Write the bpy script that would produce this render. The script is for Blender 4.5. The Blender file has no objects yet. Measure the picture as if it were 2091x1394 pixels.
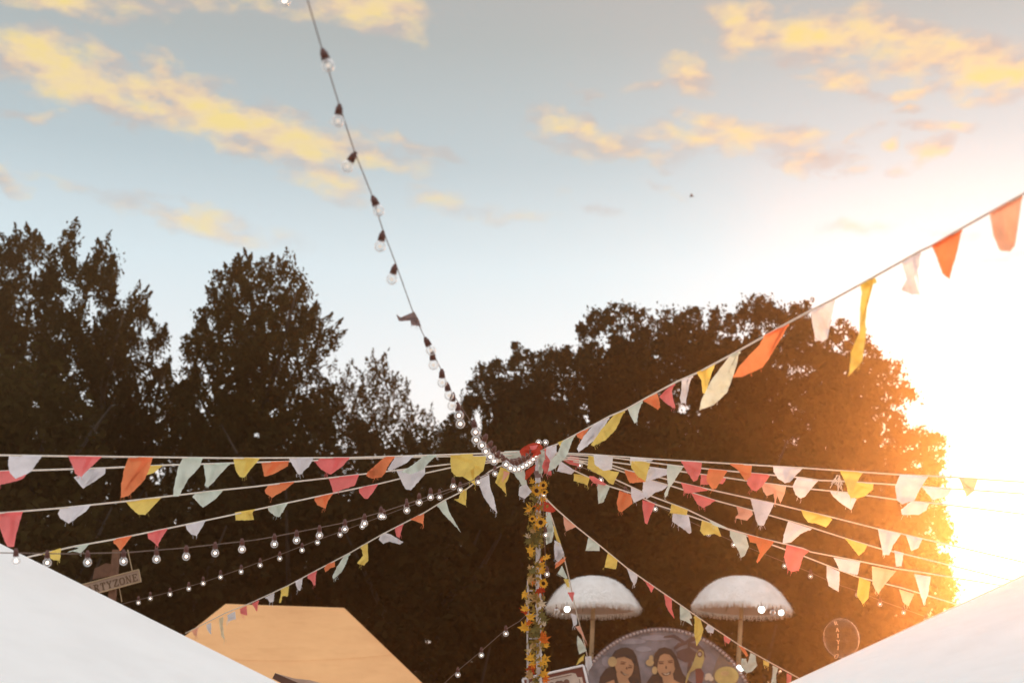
import bpy, bmesh, math, random
import numpy as np
from mathutils import Vector, Matrix, geometry
random.seed(7)
RNG = np.random.default_rng(11)
S = bpy.context.scene
C = S.collection
R = math.radians

# ------------------------------------------------------------------ camera
PITCH = R(18.2)
F = 2904.0                      # focal length in photo pixels (2091 wide)
CX, CY = 1045.5, 697.0
CAM = Vector((0.0, 0.0, 1.7))
cam_data = bpy.data.cameras.new('camera')
cam_data.sensor_width = 36.0
cam_data.lens = 50.0
cam_data.clip_end = 3000
cam_data.dof.use_dof = True
cam_data.dof.focus_distance = 10.4
cam_data.dof.aperture_fstop = 2.0
cam = bpy.data.objects.new('camera', cam_data)
cam.location = CAM
cam.rotation_euler = (math.pi / 2 + PITCH, 0, 0)
C.objects.link(cam)
S.camera = cam

SUN_AZ, SUN_EL = R(20.8), R(9.2)      # to the right of the view, low

# ------------------------------------------------------------------ world
W = bpy.data.worlds.new('World'); S.world = W
W.use_nodes = True
wn = W.node_tree; wn.nodes.clear()
def N(nt, t, **kw):
    n = nt.nodes.new(t)
    for k, v in kw.items():
        if k.startswith('i_'):
            key = k[2:]
            key = int(key) if key.isdigit() else key.replace('_', ' ')
            n.inputs[key].default_value = v
        else:
            setattr(n, k, v)
    return n
def math_node(nt, op, a, b=None, clamp=False):
    n = nt.nodes.new('ShaderNodeMath'); n.operation = op; n.use_clamp = clamp
    for i, v in enumerate((a, b)):
        if v is None: continue
        if isinstance(v, (int, float)): n.inputs[i].default_value = v
        else: nt.links.new(v, n.inputs[i])
    return n.outputs[0]
def mix_node(nt, fac, a, b, blend='MIX'):
    n = nt.nodes.new('ShaderNodeMix'); n.data_type = 'RGBA'; n.blend_type = blend
    for i, v in ((0, fac), (6, a), (7, b)):
        if isinstance(v, (int, float)): n.inputs[i].default_value = v
        elif isinstance(v, (tuple, list)): n.inputs[i].default_value = (*v, 1) if len(v) == 3 else v
        else: nt.links.new(v, n.inputs[i])
    return n.outputs[2]
def ramp_node(nt, fac, stops, interp='LINEAR'):
    n = nt.nodes.new('ShaderNodeValToRGB'); n.color_ramp.interpolation = interp
    e = n.color_ramp.elements
    while len(e) < len(stops): e.new(0.5)
    for i, (p, c) in enumerate(stops):
        e[i].position = p; e[i].color = (*c, 1) if len(c) == 3 else c
    nt.links.new(fac, n.inputs[0])
    return n.outputs[0]

SKY_STRENGTH = 0.10
def build_world():
    nt = wn; L = nt.links
    out = N(nt, 'ShaderNodeOutputWorld'); bg = N(nt, 'ShaderNodeBackground')
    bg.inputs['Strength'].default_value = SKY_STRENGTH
    L.new(bg.outputs[0], out.inputs[0])
    sky = N(nt, 'ShaderNodeTexSky'); sky.sky_type = 'NISHITA'; sky.sun_disc = False
    sky.sun_elevation = SUN_EL; sky.sun_rotation = SUN_AZ
    sky.air_density = 1.0; sky.dust_density = 2.0; sky.ozone_density = 1.0
    tc = N(nt, 'ShaderNodeTexCoord')
    d = tc.outputs['Generated']
    sep = N(nt, 'ShaderNodeSeparateXYZ'); L.new(d, sep.inputs[0])
    az = math_node(nt, 'MULTIPLY', math_node(nt, 'ARCTAN2', sep.outputs[0], sep.outputs[1]), 57.29578)
    el = math_node(nt, 'MULTIPLY', math_node(nt, 'ARCSINE', sep.outputs[2]), 57.29578)
    # pale evening veil (thin high cloud) over the clear sky: whiter near the horizon, dusky aloft; overhead, out of view, brightened to light tents and flags
    def hex_(c): return tuple(x * 10 for x in c)
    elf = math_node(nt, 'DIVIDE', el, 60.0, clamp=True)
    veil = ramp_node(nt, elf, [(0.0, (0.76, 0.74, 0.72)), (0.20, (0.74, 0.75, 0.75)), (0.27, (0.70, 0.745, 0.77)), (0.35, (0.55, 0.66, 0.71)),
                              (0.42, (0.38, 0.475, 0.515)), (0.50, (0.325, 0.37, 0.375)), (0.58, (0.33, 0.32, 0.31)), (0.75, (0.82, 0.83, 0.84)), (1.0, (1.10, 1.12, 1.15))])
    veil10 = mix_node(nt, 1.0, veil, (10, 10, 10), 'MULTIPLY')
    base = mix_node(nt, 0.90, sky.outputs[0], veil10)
    # bright aureole around the sun seen through the thin cloud
    sd = (math.sin(SUN_AZ) * math.cos(SUN_EL), math.cos(SUN_AZ) * math.cos(SUN_EL), math.sin(SUN_EL))
    dot = N(nt, 'ShaderNodeVectorMath', operation='DOT_PRODUCT'); L.new(d, dot.inputs[0]); dot.inputs[1].default_value = sd
    dc = math_node(nt, 'MAXIMUM', dot.outputs['Value'], 0.0)
    g1 = math_node(nt, 'POWER', dc, 30.0); g2 = math_node(nt, 'POWER', dc, 300.0)
    aur = math_node(nt, 'ADD', math_node(nt, 'MULTIPLY', g1, 2.0), math_node(nt, 'MULTIPLY', g2, 8.0))
    aurc = mix_node(nt, 1.0, (0.02, 0.50, 0.80), aur, 'MULTIPLY')
    base = mix_node(nt, 1.0, base, aurc, 'ADD')
    # clouds -------------------------------------------------------------
    comb = N(nt, 'ShaderNodeCombineXYZ'); L.new(az, comb.inputs[0]); L.new(el, comb.inputs[1])
    wob = N(nt, 'ShaderNodeTexNoise', noise_dimensions='2D'); L.new(comb.outputs[0], wob.inputs['Vector'])
    wob.inputs['Scale'].default_value = 0.55; wob.inputs['Detail'].default_value = 5.0
    wv = N(nt, 'ShaderNodeVectorMath', operation='SUBTRACT'); L.new(wob.outputs['Color'], wv.inputs[0]); wv.inputs[1].default_value = (.5, .5, .5)
    ws = N(nt, 'ShaderNodeVectorMath', operation='MULTIPLY'); L.new(wv.outputs[0], ws.inputs[0]); ws.inputs[1].default_value = (1.5, 1.1, 0)
    wa = N(nt, 'ShaderNodeVectorMath', operation='ADD'); L.new(comb.outputs[0], wa.inputs[0]); L.new(ws.outputs[0], wa.inputs[1])
    mapn = N(nt, 'ShaderNodeMapping'); mapn.inputs['Rotation'].default_value = (0, 0, R(14)); mapn.inputs['Scale'].default_value = (0.55, 1.35, 1)
    L.new(comb.outputs[0], mapn.inputs[0])
    fb = N(nt, 'ShaderNodeTexNoise', noise_dimensions='2D'); L.new(mapn.outputs[0], fb.inputs['Vector'])
    fb.inputs['Scale'].default_value = 0.75; fb.inputs['Detail'].default_value = 9.0; fb.inputs['Roughness'].default_value = 0.64
    def skydir(px, py):
        v = Vector(((px - CX) / F, math.cos(PITCH) - (CY - py) / F * math.sin(PITCH), math.sin(PITCH) + (CY - py) / F * math.cos(PITCH))).normalized()
        return math.degrees(math.atan2(v.x, v.y)), math.degrees(math.asin(v.z))
    # px, py, half-length, half-height (px), tilt (deg, + = up to the right), strength
    blobs = [(150, 10, 150, 30, 3, .8), (330, -5, 140, 26, 4, .6), (280, 185, 120, 40, -30, 1.0), (500, 262, 130, 50, -24, 1.1), (410, 225, 120, 42, -28, 1.0), (520, 5, 150, 20, -6, .5), (740, 10, 110, 55, -6, 1.1), (800, 45, 60, 35, -25, .6),
             (20, 125, 55, 45, -10, .9), (120, 140, 110, 62, -12, 1.25), (210, 175, 110, 55, -24, 1.1), (330, 140, 50, 42, -30, .85), (365, 195, 80, 45, -35, .9), (440, 245, 150, 55, -24, 1.1), (560, 275, 140, 60, -22, 1.1),
             (640, 335, 110, 50, -30, .85), (700, 300, 160, 38, -12, .75), (840, 300, 100, 16, -16, .5),
             (75, 230, 60, 15, 5, .55), (15, 372, 45, 20, -15, .6), (140, 378, 100, 16, -5, .36), (370, 440, 140, 36, -6, .66), (470, 475, 140, 30, -6, .46),
             (1530, 55, 75, 60, -12, 1.2), (1640, 75, 170, 60, -8, 1.0), (1800, 75, 170, 55, -14, 1.0), (1930, 115, 170, 60, -14, 1.1), (2060, 150, 120, 55, -6, 1.1), (1690, 150, 75, 38, -18, .75),
             (1880, 185, 110, 18, 3, .6), (1770, 185, 50, 16, -20, .5), (1400, 150, 60, 34, -22, .7), (1325, 175, 50, 18, 15, .5), (1200, 195, 34, 24, -20, .6),
             (1170, 270, 80, 42, -30, .85), (1240, 300, 140, 34, -12, .75), (1440, 250, 60, 34, -20, .8), (1420, 285, 130, 34, -10, .75), (1560, 285, 130, 36, -6, .85), (1660, 320, 90, 40, -12, .8), (1740, 290, 60, 16, 20, .5),
             (1850, 225, 34, 12, 0, .5), (1825, 292, 24, 14, 0, .5), (1915, 262, 70, 18, -8, .6), (1885, 315, 60, 24, 20, .7),
             (900, 410, 70, 34, -8, .42), (1020, 440, 130, 22, 0, .28), (1210, 415, 70, 20, -18, .34), (1360, 385, 60, 14, -10, .3), (1750, 465, 90, 18, -6, .3), (1950, 480, 70, 18, -4, .3), (2040, 530, 80, 16, 0, .3)]
    acc = None
    pxd = 57.29578 / F
    for (px, py, hl, hh, tilt, st) in blobs:
        a, e = skydir(px, py)
        k = 1.0 / math.cos(math.radians(e))
        m = N(nt, 'ShaderNodeMapping', vector_type='TEXTURE')
        m.inputs['Location'].default_value = (a, e, 0)
        m.inputs['Rotation'].default_value = (0, 0, R(tilt))
        m.inputs['Scale'].default_value = (hl * 1.45 * pxd * k, hh * 1.22 * pxd, 1)
        L.new(wa.outputs[0], m.inputs[0])
        g = N(nt, 'ShaderNodeTexGradient', gradient_type='SPHERICAL'); L.new(m.outputs[0], g.inputs[0])
        v = math_node(nt, 'MULTIPLY', g.outputs['Fac'], st)
        acc = v if acc is None else math_node(nt, 'MAXIMUM', acc, v)
    # beyond the part of the sky in view the same broken cloud goes on
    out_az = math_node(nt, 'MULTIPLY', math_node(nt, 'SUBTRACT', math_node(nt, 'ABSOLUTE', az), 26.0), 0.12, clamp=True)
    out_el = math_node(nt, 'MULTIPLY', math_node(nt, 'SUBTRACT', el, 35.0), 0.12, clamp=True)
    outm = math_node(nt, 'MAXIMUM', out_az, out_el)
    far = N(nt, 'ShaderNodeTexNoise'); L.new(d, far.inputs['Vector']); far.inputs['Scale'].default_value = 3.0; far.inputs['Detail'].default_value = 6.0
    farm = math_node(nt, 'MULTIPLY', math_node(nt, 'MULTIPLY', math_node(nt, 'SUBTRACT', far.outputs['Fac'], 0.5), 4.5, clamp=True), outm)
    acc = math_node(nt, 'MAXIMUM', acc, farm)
    nz = math_node(nt, 'MULTIPLY', math_node(nt, 'SUBTRACT', fb.outputs['Fac'], 0.5), 1.8)
    gate = math_node(nt, 'MULTIPLY', acc, 3.0, clamp=True)
    dens = math_node(nt, 'ADD', acc, math_node(nt, 'MULTIPLY', nz, gate))
    mask = ramp_node(nt, dens, [(0.08, (0, 0, 0)), (0.30, (0.42, 0.42, 0.42)), (0.75, (0.92, 0.92, 0.92))], 'LINEAR')
    fine = N(nt, 'ShaderNodeTexNoise', noise_dimensions='2D'); L.new(mapn.outputs[0], fine.inputs['Vector'])
    fine.inputs['Scale'].default_value = 0.8; fine.inputs['Detail'].default_value = 7.0
    tone = math_node(nt, 'ADD', math_node(nt, 'MULTIPLY', dens, 0.55), math_node(nt, 'MULTIPLY', math_node(nt, 'SUBTRACT', fine.outputs['Fac'], .5), 2.0))
    ccol = ramp_node(nt, tone, [(0.0, (0.42, 0.37, 0.345)), (0.22, (0.60, 0.46, 0.33)), (0.5, (0.70, 0.545, 0.30)), (0.95, (0.73, 0.57, 0.20))])
    ccol10 = mix_node(nt, 1.0, ccol, (10, 10, 10), 'MULTIPLY')
    # clouds pale out towards the horizon
    low = math_node(nt, 'DIVIDE', math_node(nt, 'SUBTRACT', el, 15.0), 12.0, clamp=True)
    mf = math_node(nt, 'MULTIPLY', mask, math_node(nt, 'ADD', math_node(nt, 'MULTIPLY', low, 0.6), 0.32))
    fin = mix_node(nt, mf, base, ccol10)
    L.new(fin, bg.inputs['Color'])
build_world()

# ------------------------------------------------------------------ sun
sl = bpy.data.lights.new('sun', 'SUN'); sl.energy = 3.8; sl.angle = R(0.53); sl.color = (1.0, 0.54, 0.22)
sun = bpy.data.objects.new('sun', sl); C.objects.link(sun)
sdir = Vector((math.sin(SUN_AZ) * math.cos(SUN_EL), math.cos(SUN_AZ) * math.cos(SUN_EL), math.sin(SUN_EL)))
sun.rotation_euler = sdir.to_track_quat('Z', 'Y').to_euler()
S.view_settings.view_transform = 'Standard'; S.view_settings.look = 'None'
S.view_settings.exposure = 0.45; S.view_settings.gamma = 1.0
S.cycles.use_denoising = True
S.cycles.volume_bounces = 1
S.cycles.max_bounces = 8
S.cycles.transparent_max_bounces = 16
S.cycles.sample_clamp_indirect = 4.0

# ------------------------------------------------------------------ helpers
FWD = Vector((0, math.cos(PITCH), math.sin(PITCH))); UPV = Vector((0, -math.sin(PITCH), math.cos(PITCH)))
def at(px, py, Y):
    """point of the place, at distance Y along the ground, seen at a photo pixel"""
    d = FWD + Vector((1, 0, 0)) * ((px - CX) / F) + UPV * ((CY - py) / F)
    return CAM + d * (Y / d.y)
def link(name, me, parent=None, loc=None):
    o = bpy.data.objects.new(name, me); C.objects.link(o)
    if loc is not None: o.location = loc
    if parent is not None: o.parent = parent
    return o
def empty(name, loc=(0, 0, 0)):
    o = bpy.data.objects.new(name, None); o.empty_display_size = 0.2; C.objects.link(o); o.location = loc
    return o
def tag(o, label=None, cat=None, group=None, kind=None):
    if label: o['label'] = label
    if cat: o['category'] = cat
    if group: o['group'] = group
    if kind: o['kind'] = kind
    return o
def mesh_np(name, verts, faces, mat, smooth=False):
    """verts (n,3), faces (m,k) arrays"""
    me = bpy.data.meshes.new(name)
    verts = np.asarray(verts, dtype=np.float32); faces = np.asarray(faces, dtype=np.int32)
    n, (m, k) = len(verts), faces.shape
    me.vertices.add(n); me.vertices.foreach_set('co', verts.ravel())
    me.loops.add(m * k); me.loops.foreach_set('vertex_index', faces.ravel())
    me.polygons.add(m); me.polygons.foreach_set('loop_start', np.arange(0, m * k, k, dtype=np.int32))
    me.polygons.foreach_set('loop_total', np.full(m, k, dtype=np.int32))
    if smooth: me.polygons.foreach_set('use_smooth', np.ones(m, dtype=bool))
    me.materials.append(mat); me.update(calc_edges=True)
    return me
def bm_mesh(name, bm, mat, smooth=False):
    me = bpy.data.meshes.new(name); bm.to_mesh(me); bm.free()
    if mat is not None: me.materials.append(mat)
    if smooth:
        for p in me.polygons: p.use_smooth = True
    return me
def tube_data(points, radii, seg=8):
    """verts, faces of a tube through points"""
    pts = [Vector(p) for p in points]; V = []; Fc = []
    if isinstance(radii, (int, float)): radii = [radii] * len(pts)
    prev = None
    for i, p in enumerate(pts):
        t = (pts[min(i + 1, len(pts) - 1)] - pts[max(i - 1, 0)]).normalized()
        if prev is None:
            a = Vector((0, 0, 1)) if abs(t.z) < .9 else Vector((1, 0, 0))
            n = t.cross(a).normalized()
        else:
            n = (prev - t * prev.dot(t)).normalized()
        prev = n; b = t.cross(n)
        for j in range(seg):
            a = 2 * math.pi * j / seg
            V.append(p + (n * math.cos(a) + b * math.sin(a)) * radii[i])
    for i in range(len(pts) - 1):
        for j in range(seg):
            q = (j + 1) % seg
            Fc.append((i * seg + j, i * seg + q, (i + 1) * seg + q, (i + 1) * seg + j))
    return V, Fc
class MB:
    def __init__(self): self.v = []; self.f = []
    def add(self, V, Fc):
        o = len(self.v); self.v += [tuple(x) for x in V]; self.f += [tuple(i + o for i in f) for f in Fc]
    def tube(self, pts, r, seg=8, caps=True):
        V, Fc = tube_data(pts, r, seg)
        if caps:
            n = len(V); Fc = Fc + [tuple(reversed(range(seg))), tuple(range(n - seg, n))]
        self.add(V, Fc)
    def box(self, c, size, rot=None):
        c = Vector(c); sx, sy, sz = (s / 2 for s in size); M = rot or Matrix.Identity(3)
        V = [c + M @ Vector((x * sx, y * sy, z * sz)) for x in (-1, 1) for y in (-1, 1) for z in (-1, 1)]
        self.add(V, [(0, 1, 3, 2), (4, 6, 7, 5), (0, 4, 5, 1), (2, 3, 7, 6), (0, 2, 6, 4), (1, 5, 7, 3)])
    def build(self, name, mat, parent=None, smooth=False, loc=None):
        me = bpy.data.meshes.new(name); me.from_pydata([tuple(v) for v in self.v], [], self.f)
        me.materials.append(mat)
        if smooth:
            for p in me.polygons: p.use_smooth = True
        me.update()
        return link(name, me, parent, loc)
def sphere_mb(mb, c, r, seg=12, rings=8, sc=(1, 1, 1)):
    c = Vector(c); V = []; Fc = []
    for i in range(rings + 1):
        th = math.pi * i / rings
        for j in range(seg):
            ph = 2 * math.pi * j / seg
            V.append(c + Vector((r * sc[0] * math.sin(th) * math.cos(ph), r * sc[1] * math.sin(th) * math.sin(ph), r * sc[2] * math.cos(th))))
    for i in range(rings):
        for j in range(seg):
            q = (j + 1) % seg
            Fc.append((i * seg + j, (i + 1) * seg + j, (i + 1) * seg + q, i * seg + q))
    mb.add(V, Fc)

# ------------------------------------------------------------------ materials
def new_mat(name):
    m = bpy.data.materials.new(name); m.use_nodes = True
    nt = m.node_tree; nt.nodes.clear()
    return m, nt, N(nt, 'ShaderNodeOutputMaterial')
def varied(nt, col, amt=0.25, scale=6.0, detail=4.0, dark=None):
    tc = N(nt, 'ShaderNodeTexCoord'); nz = N(nt, 'ShaderNodeTexNoise'); nt.links.new(tc.outputs['Object'], nz.inputs['Vector'])
    nz.inputs['Scale'].default_value = scale; nz.inputs['Detail'].default_value = detail
    lo = tuple(c * (1 - amt) for c in col) if dark is None else dark
    hi = tuple(min(1, c * (1 + amt)) for c in col)
    return ramp_node(nt, nz.outputs['Fac'], [(0.3, lo), (0.7, hi)])
def principled(name, col, rough=0.6, amt=0.15, scale=8, metallic=0.0, bump=0.0, bscale=60):
    m, nt, out = new_mat(name)
    b = N(nt, 'ShaderNodeBsdfPrincipled'); b.inputs['Roughness'].default_value = rough; b.inputs['Metallic'].default_value = metallic
    nt.links.new(varied(nt, col, amt, scale), b.inputs['Base Color'])
    if bump:
        nz = N(nt, 'ShaderNodeTexNoise'); nz.inputs['Scale'].default_value = bscale
        tc = N(nt, 'ShaderNodeTexCoord'); nt.links.new(tc.outputs['Object'], nz.inputs['Vector'])
        bp = N(nt, 'ShaderNodeBump'); bp.inputs['Strength'].default_value = bump; bp.inputs['Distance'].default_value = 0.01
        nt.links.new(nz.outputs['Fac'], bp.inputs['Height']); nt.links.new(bp.outputs[0], b.inputs['Normal'])
    nt.links.new(b.outputs[0], out.inputs[0])
    return m
def cloth(name, col, trans=0.45, amt=0.10, scale=14, weave=0.25, tcol=None, folds=0.0):
    m, nt, out = new_mat(name)
    c = varied(nt, col, amt, scale)
    di = N(nt, 'ShaderNodeBsdfDiffuse'); tr = N(nt, 'ShaderNodeBsdfTranslucent')
    nt.links.new(c, di.inputs[0])
    if tcol: tr.inputs[0].default_value = (*tcol, 1)
    else: nt.links.new(c, tr.inputs[0])
    tc = N(nt, 'ShaderNodeTexCoord')
    wv = N(nt, 'ShaderNodeTexNoise'); nt.links.new(tc.outputs['Object'], wv.inputs['Vector']); wv.inputs['Scale'].default_value = 45; wv.inputs['Detail'].default_value = 3
    bp = N(nt, 'ShaderNodeBump'); bp.inputs['Strength'].default_value = weave; bp.inputs['Distance'].default_value = 0.01
    nt.links.new(wv.outputs['Fac'], bp.inputs['Height']); nt.links.new(bp.outputs[0], di.inputs['Normal'])
    if folds:
        fo_ = N(nt, 'ShaderNodeTexNoise'); mp_ = N(nt, 'ShaderNodeMapping'); mp_.inputs['Scale'].default_value = (1.0, 1.0, 2.6); mp_.inputs['Rotation'].default_value = (.3, .5, .4)
        nt.links.new(tc.outputs['Object'], mp_.inputs[0]); nt.links.new(mp_.outputs[0], fo_.inputs['Vector']); fo_.inputs['Scale'].default_value = 1.1; fo_.inputs['Detail'].default_value = 3
        b2 = N(nt, 'ShaderNodeBump'); b2.inputs['Strength'].default_value = folds; b2.inputs['Distance'].default_value = 0.12
        nt.links.new(fo_.outputs['Fac'], b2.inputs['Height']); nt.links.new(b2.outputs[0], bp.inputs['Normal'])
    mx = N(nt, 'ShaderNodeMixShader'); mx.inputs[0].default_value = trans
    nt.links.new(di.outputs[0], mx.inputs[1]); nt.links.new(tr.outputs[0], mx.inputs[2])
    nt.links.new(mx.outputs[0], out.inputs[0])
    return m
def leaf_mat(name, a, b, trans=0.35):
    m, nt, out = new_mat(name)
    g = N(nt, 'ShaderNodeNewGeometry')
    c = ramp_node(nt, g.outputs['Random Per Island'], [(0.0, a), (1.0, b)])
    tc = N(nt, 'ShaderNodeTexCoord'); nz = N(nt, 'ShaderNodeTexNoise'); nt.links.new(tc.outputs['Object'], nz.inputs['Vector']); nz.inputs['Scale'].default_value = 0.9
    k = ramp_node(nt, nz.outputs['Fac'], [(0.35, (0.65, 0.65, 0.68)), (0.65, (1.15, 1.12, 1.0))])
    c = mix_node(nt, 1.0, c, k, 'MULTIPLY')
    di = N(nt, 'ShaderNodeBsdfDiffuse'); tr = N(nt, 'ShaderNodeBsdfTranslucent')
    nt.links.new(c, di.inputs[0]); nt.links.new(c, tr.inputs[0])
    mx = N(nt, 'ShaderNodeMixShader'); mx.inputs[0].default_value = trans
    nt.links.new(di.outputs[0], mx.inputs[1]); nt.links.new(tr.outputs[0], mx.inputs[2])
    nt.links.new(mx.outputs[0], out.inputs[0])
    return m
M = {}
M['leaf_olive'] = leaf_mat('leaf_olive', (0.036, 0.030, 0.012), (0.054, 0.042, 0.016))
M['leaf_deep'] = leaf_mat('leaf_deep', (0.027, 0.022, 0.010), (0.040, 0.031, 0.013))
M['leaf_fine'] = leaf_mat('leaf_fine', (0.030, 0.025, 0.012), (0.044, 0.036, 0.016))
M['bark'] = principled('bark', (0.022, 0.016, 0.012), 0.9, 0.35, 5, bump=0.6, bscale=25)
M['paled_ground'] = principled('paled_sandy_ground', (0.36, 0.32, 0.27), 0.95, 0.2, 1.5, bump=0.5, bscale=30)  # unseen ground, made pale so it bounces light onto flags and parasols
M['white_canvas'] = cloth('white_canvas', (0.91, 0.92, 0.93), 0.06, 0.03, 2.0, 0.10, folds=0.55)
M['orange_canvas'] = cloth('orange_canvas', (0.97, 0.545, 0.27), 0.15, 0.07, 1.5, 0.1, folds=0.8)

# ------------------------------------------------------------------ ground and air
gv = []; gf = []
n = 60; ext = 130.0
for i in range(n + 1):
    for j in range(n + 1):
        x = -ext + 2 * ext * i / n; y = -ext + 2 * ext * j / n
        gv.append((x, y, 0.03 * math.sin(x * .7) * math.cos(y * .5)))
for i in range(n):
    for j in range(n):
        a = i * (n + 1) + j; gf.append((a, a + n + 1, a + n + 2, a + 1))
ground = link('ground', mesh_np('ground', gv, gf, M['paled_ground'], True))
tag(ground, 'sandy ground of the festival field, paled to bounce light upward', kind='structure')
hz = MB(); hz.box((0, 0, 6.5), (264, 264, 15.0))
m, nt, out = new_mat('haze_air')
pv = N(nt, 'ShaderNodeVolumePrincipled')
HAZE = dict(density=0.0027, aniso=0.885, color=(1.0, 0.56, 0.28))
pv.inputs['Density'].default_value = HAZE['density']; pv.inputs['Anisotropy'].default_value = HAZE['aniso']; pv.inputs['Color'].default_value = (*HAZE['color'], 1)
nt.links.new(pv.outputs[0], out.inputs['Volume'])
haze = hz.build('haze', m); tag(haze, 'thin warm evening haze glowing towards the low sun', kind='stuff')
haze.display_type = 'WIRE'

# ------------------------------------------------------------------ trees
def poly_inside(P, X, Y):
    inside = np.zeros(X.shape, bool); n = len(P); j = n - 1
    for i in range(n):
        xi, yi = P[i]; xj, yj = P[j]
        c = ((yi > Y) != (yj > Y)) & (X < (xj - xi) * (Y - yi) / (yj - yi + 1e-9) + xi)
        inside ^= c; j = i
    return inside
def poly_dist(P, X, Y):
    d = np.full(X.shape, 1e9); n = len(P)
    for i in range(n):
        ax, ay = P[i]; bx, by = P[(i + 1) % n]
        L2 = (bx - ax) ** 2 + (by - ay) ** 2 + 1e-9
        t = np.clip(((X - ax) * (bx - ax) + (Y - ay) * (by - ay)) / L2, 0, 1)
        d = np.minimum(d, np.hypot(X - ax - t * (bx - ax), Y - ay - t * (by - ay)))
    return d
def at_np(px, py, Yd):
    dx = (px - CX) / F; k = (CY - py) / F
    dy = math.cos(PITCH) - k * math.sin(PITCH); dz = math.sin(PITCH) + k * math.cos(PITCH)
    s = Yd / dy
    return np.stack([dx * s, Yd, CAM.z + dz * s], axis=-1)
def leaves_mesh(name, cen, size, mat, aspect=0.5, axis=None):
    n = len(cen)
    u = RNG.normal(size=(n, 3))
    if axis is not None: u = u * 0.55 + axis
    u /= np.linalg.norm(u, axis=1, keepdims=True)
    w = RNG.normal(size=(n, 3)); v = np.cross(u, w); v /= np.linalg.norm(v, axis=1, keepdims=True)
    s = size[:, None]
    V = np.stack([cen - u * s, cen + v * s * aspect, cen + u * s, cen - v * s * aspect], axis=1).reshape(-1, 3)
    Fc = np.arange(4 * n).reshape(n, 4)
    return mesh_np(name, V, Fc, mat)
def grow_tree(P, Y, label, mat, clump=0.45, per_m2=9.0, leaves=110, lsize=0.065, thick=2.4, spiky=0.0, group='trees behind the party field', name='tree', core=1.0, edge=0.0, light=False, holes=0.0):
    P = [(float(a), float(b)) for a, b in P]
    ppm = F / (Y / math.cos(PITCH)) * 1.0
    xs = [p[0] for p in P]; ys = [p[1] for p in P]
    bx0, bx1, by0, by1 = min(xs), max(xs), min(ys), max(ys)
    area = abs(sum(P[i][0] * P[(i + 1) % len(P)][1] - P[(i + 1) % len(P)][0] * P[i][1] for i in range(len(P)))) / 2 / ppm ** 2
    K = int(area * per_m2)
    X = RNG.uniform(bx0, bx1, K * 6); Yp = RNG.uniform(by0, by1, K * 6)
    ok = poly_inside(P, X, Yp); X, Yp = X[ok][:K], Yp[ok][:K]
    if holes > 0:      # open pockets in the crown
        hx = RNG.uniform(bx0, bx1, 26); hy = RNG.uniform(by0, by1, 26); hr = RNG.uniform(10, 30, 26) * holes
        keep = np.ones(len(X), bool)
        for a, b, r in zip(hx, hy, hr): keep &= np.hypot(X - a, (Yp - b) * 1.2) > r
        X, Yp = X[keep], Yp[keep]
    D = poly_dist(P, X, Yp) / ppm
    Rm = thick
    dd = np.minimum(D, Rm); half = np.sqrt(np.maximum(Rm ** 2 - (Rm - dd) ** 2, 0.02))
    dep = Y + RNG.uniform(-1, 1, len(X)) * half
    cen = at_np(X, Yp, dep)
    base_px = (xs[0] + xs[-1]) / 2
    top = at(sum(xs) / len(xs), by0, Y)
    gx = at((bx0 + bx1) / 2, by1, Y).x
    root = empty(name, (gx, Y, 0)); tag(root, label, 'tree', group)
    inner = D > 0.9
    # small-leaved clumps (all) ------------------------------------------------
    n = leaves; k = len(cen)
    rad = clump * RNG.uniform(0.5, 1.25, (k, 1, 1))
    off = np.clip(RNG.normal(size=(k, n, 3)), -1.7, 1.7) * 0.5 * rad
    if spiky > 0:
        # sprays: leaves strung along an upward, outward shoot
        ax = np.stack([(cen[:, 0] - gx) * 0.16 + RNG.normal(size=k) * 0.45, RNG.normal(size=k) * 0.3, np.full(k, 1.0)], axis=-1)
        ax /= np.linalg.norm(ax, axis=1, keepdims=True)
        t = RNG.uniform(-0.3, 1.0, (k, n, 1)); L = spiky * RNG.uniform(0.5, 1.3, (k, 1, 1))
        off = off * (1.05 - np.clip(t, 0, 1)) * 0.75 + ax[:, None, :] * t * L
    pts = (cen[:, None, :] + off).reshape(-1, 3)
    sz = lsize * RNG.uniform(0.6, 1.4, len(pts))
    axis = np.repeat(ax, n, axis=0) if spiky > 0 else None
    pts_loc = pts - np.array([gx, Y, 0])
    crown = link('crown', leaves_mesh('crown', pts_loc, sz, mat, 0.5, axis), root)
    # stray shoots breaking the outline ---------------------------------------
    # deep foliage that closes the middle of the crown
    if core > 0:
        Kc = int(area * 60 * core)
        X2 = RNG.uniform(bx0, bx1, Kc * 4); Y2 = RNG.uniform(by0, by1, Kc * 4)
        ok = poly_inside(P, X2, Y2); X2, Y2 = X2[ok][:Kc], Y2[ok][:Kc]
        D2 = poly_dist(P, X2, Y2) / ppm; ok = D2 > (0.75 if spiky > .25 else 0.5) + RNG.uniform(0, 0.7, len(D2))
        if holes > 0:
            for a, b, r in zip(hx, hy, hr): ok &= np.hypot(X2 - a, (Y2 - b) * 1.2) > r * 0.8
        X2, Y2 = X2[ok], Y2[ok]
        c2 = at_np(X2, Y2, Y + RNG.uniform(-0.5, 0.5, len(X2)) * Rm) - np.array([gx, Y, 0])
        link('inner_foliage', leaves_mesh('inner_foliage', c2, RNG.uniform(0.10, 0.19, len(c2)), mat, 0.6), root)
    # trunk and limbs
    H = max(2.0, top.z * 0.86); tb = MB()
    tp = [Vector((0.12 * math.sin(i * 1.3 + Y), 0.1 * math.cos(i * 1.7), H * i / 7)) for i in range(8)]
    tb.tube(tp, [0.17 * (1 - i / 8.0) + 0.01 for i in range(8)], 9)
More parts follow.
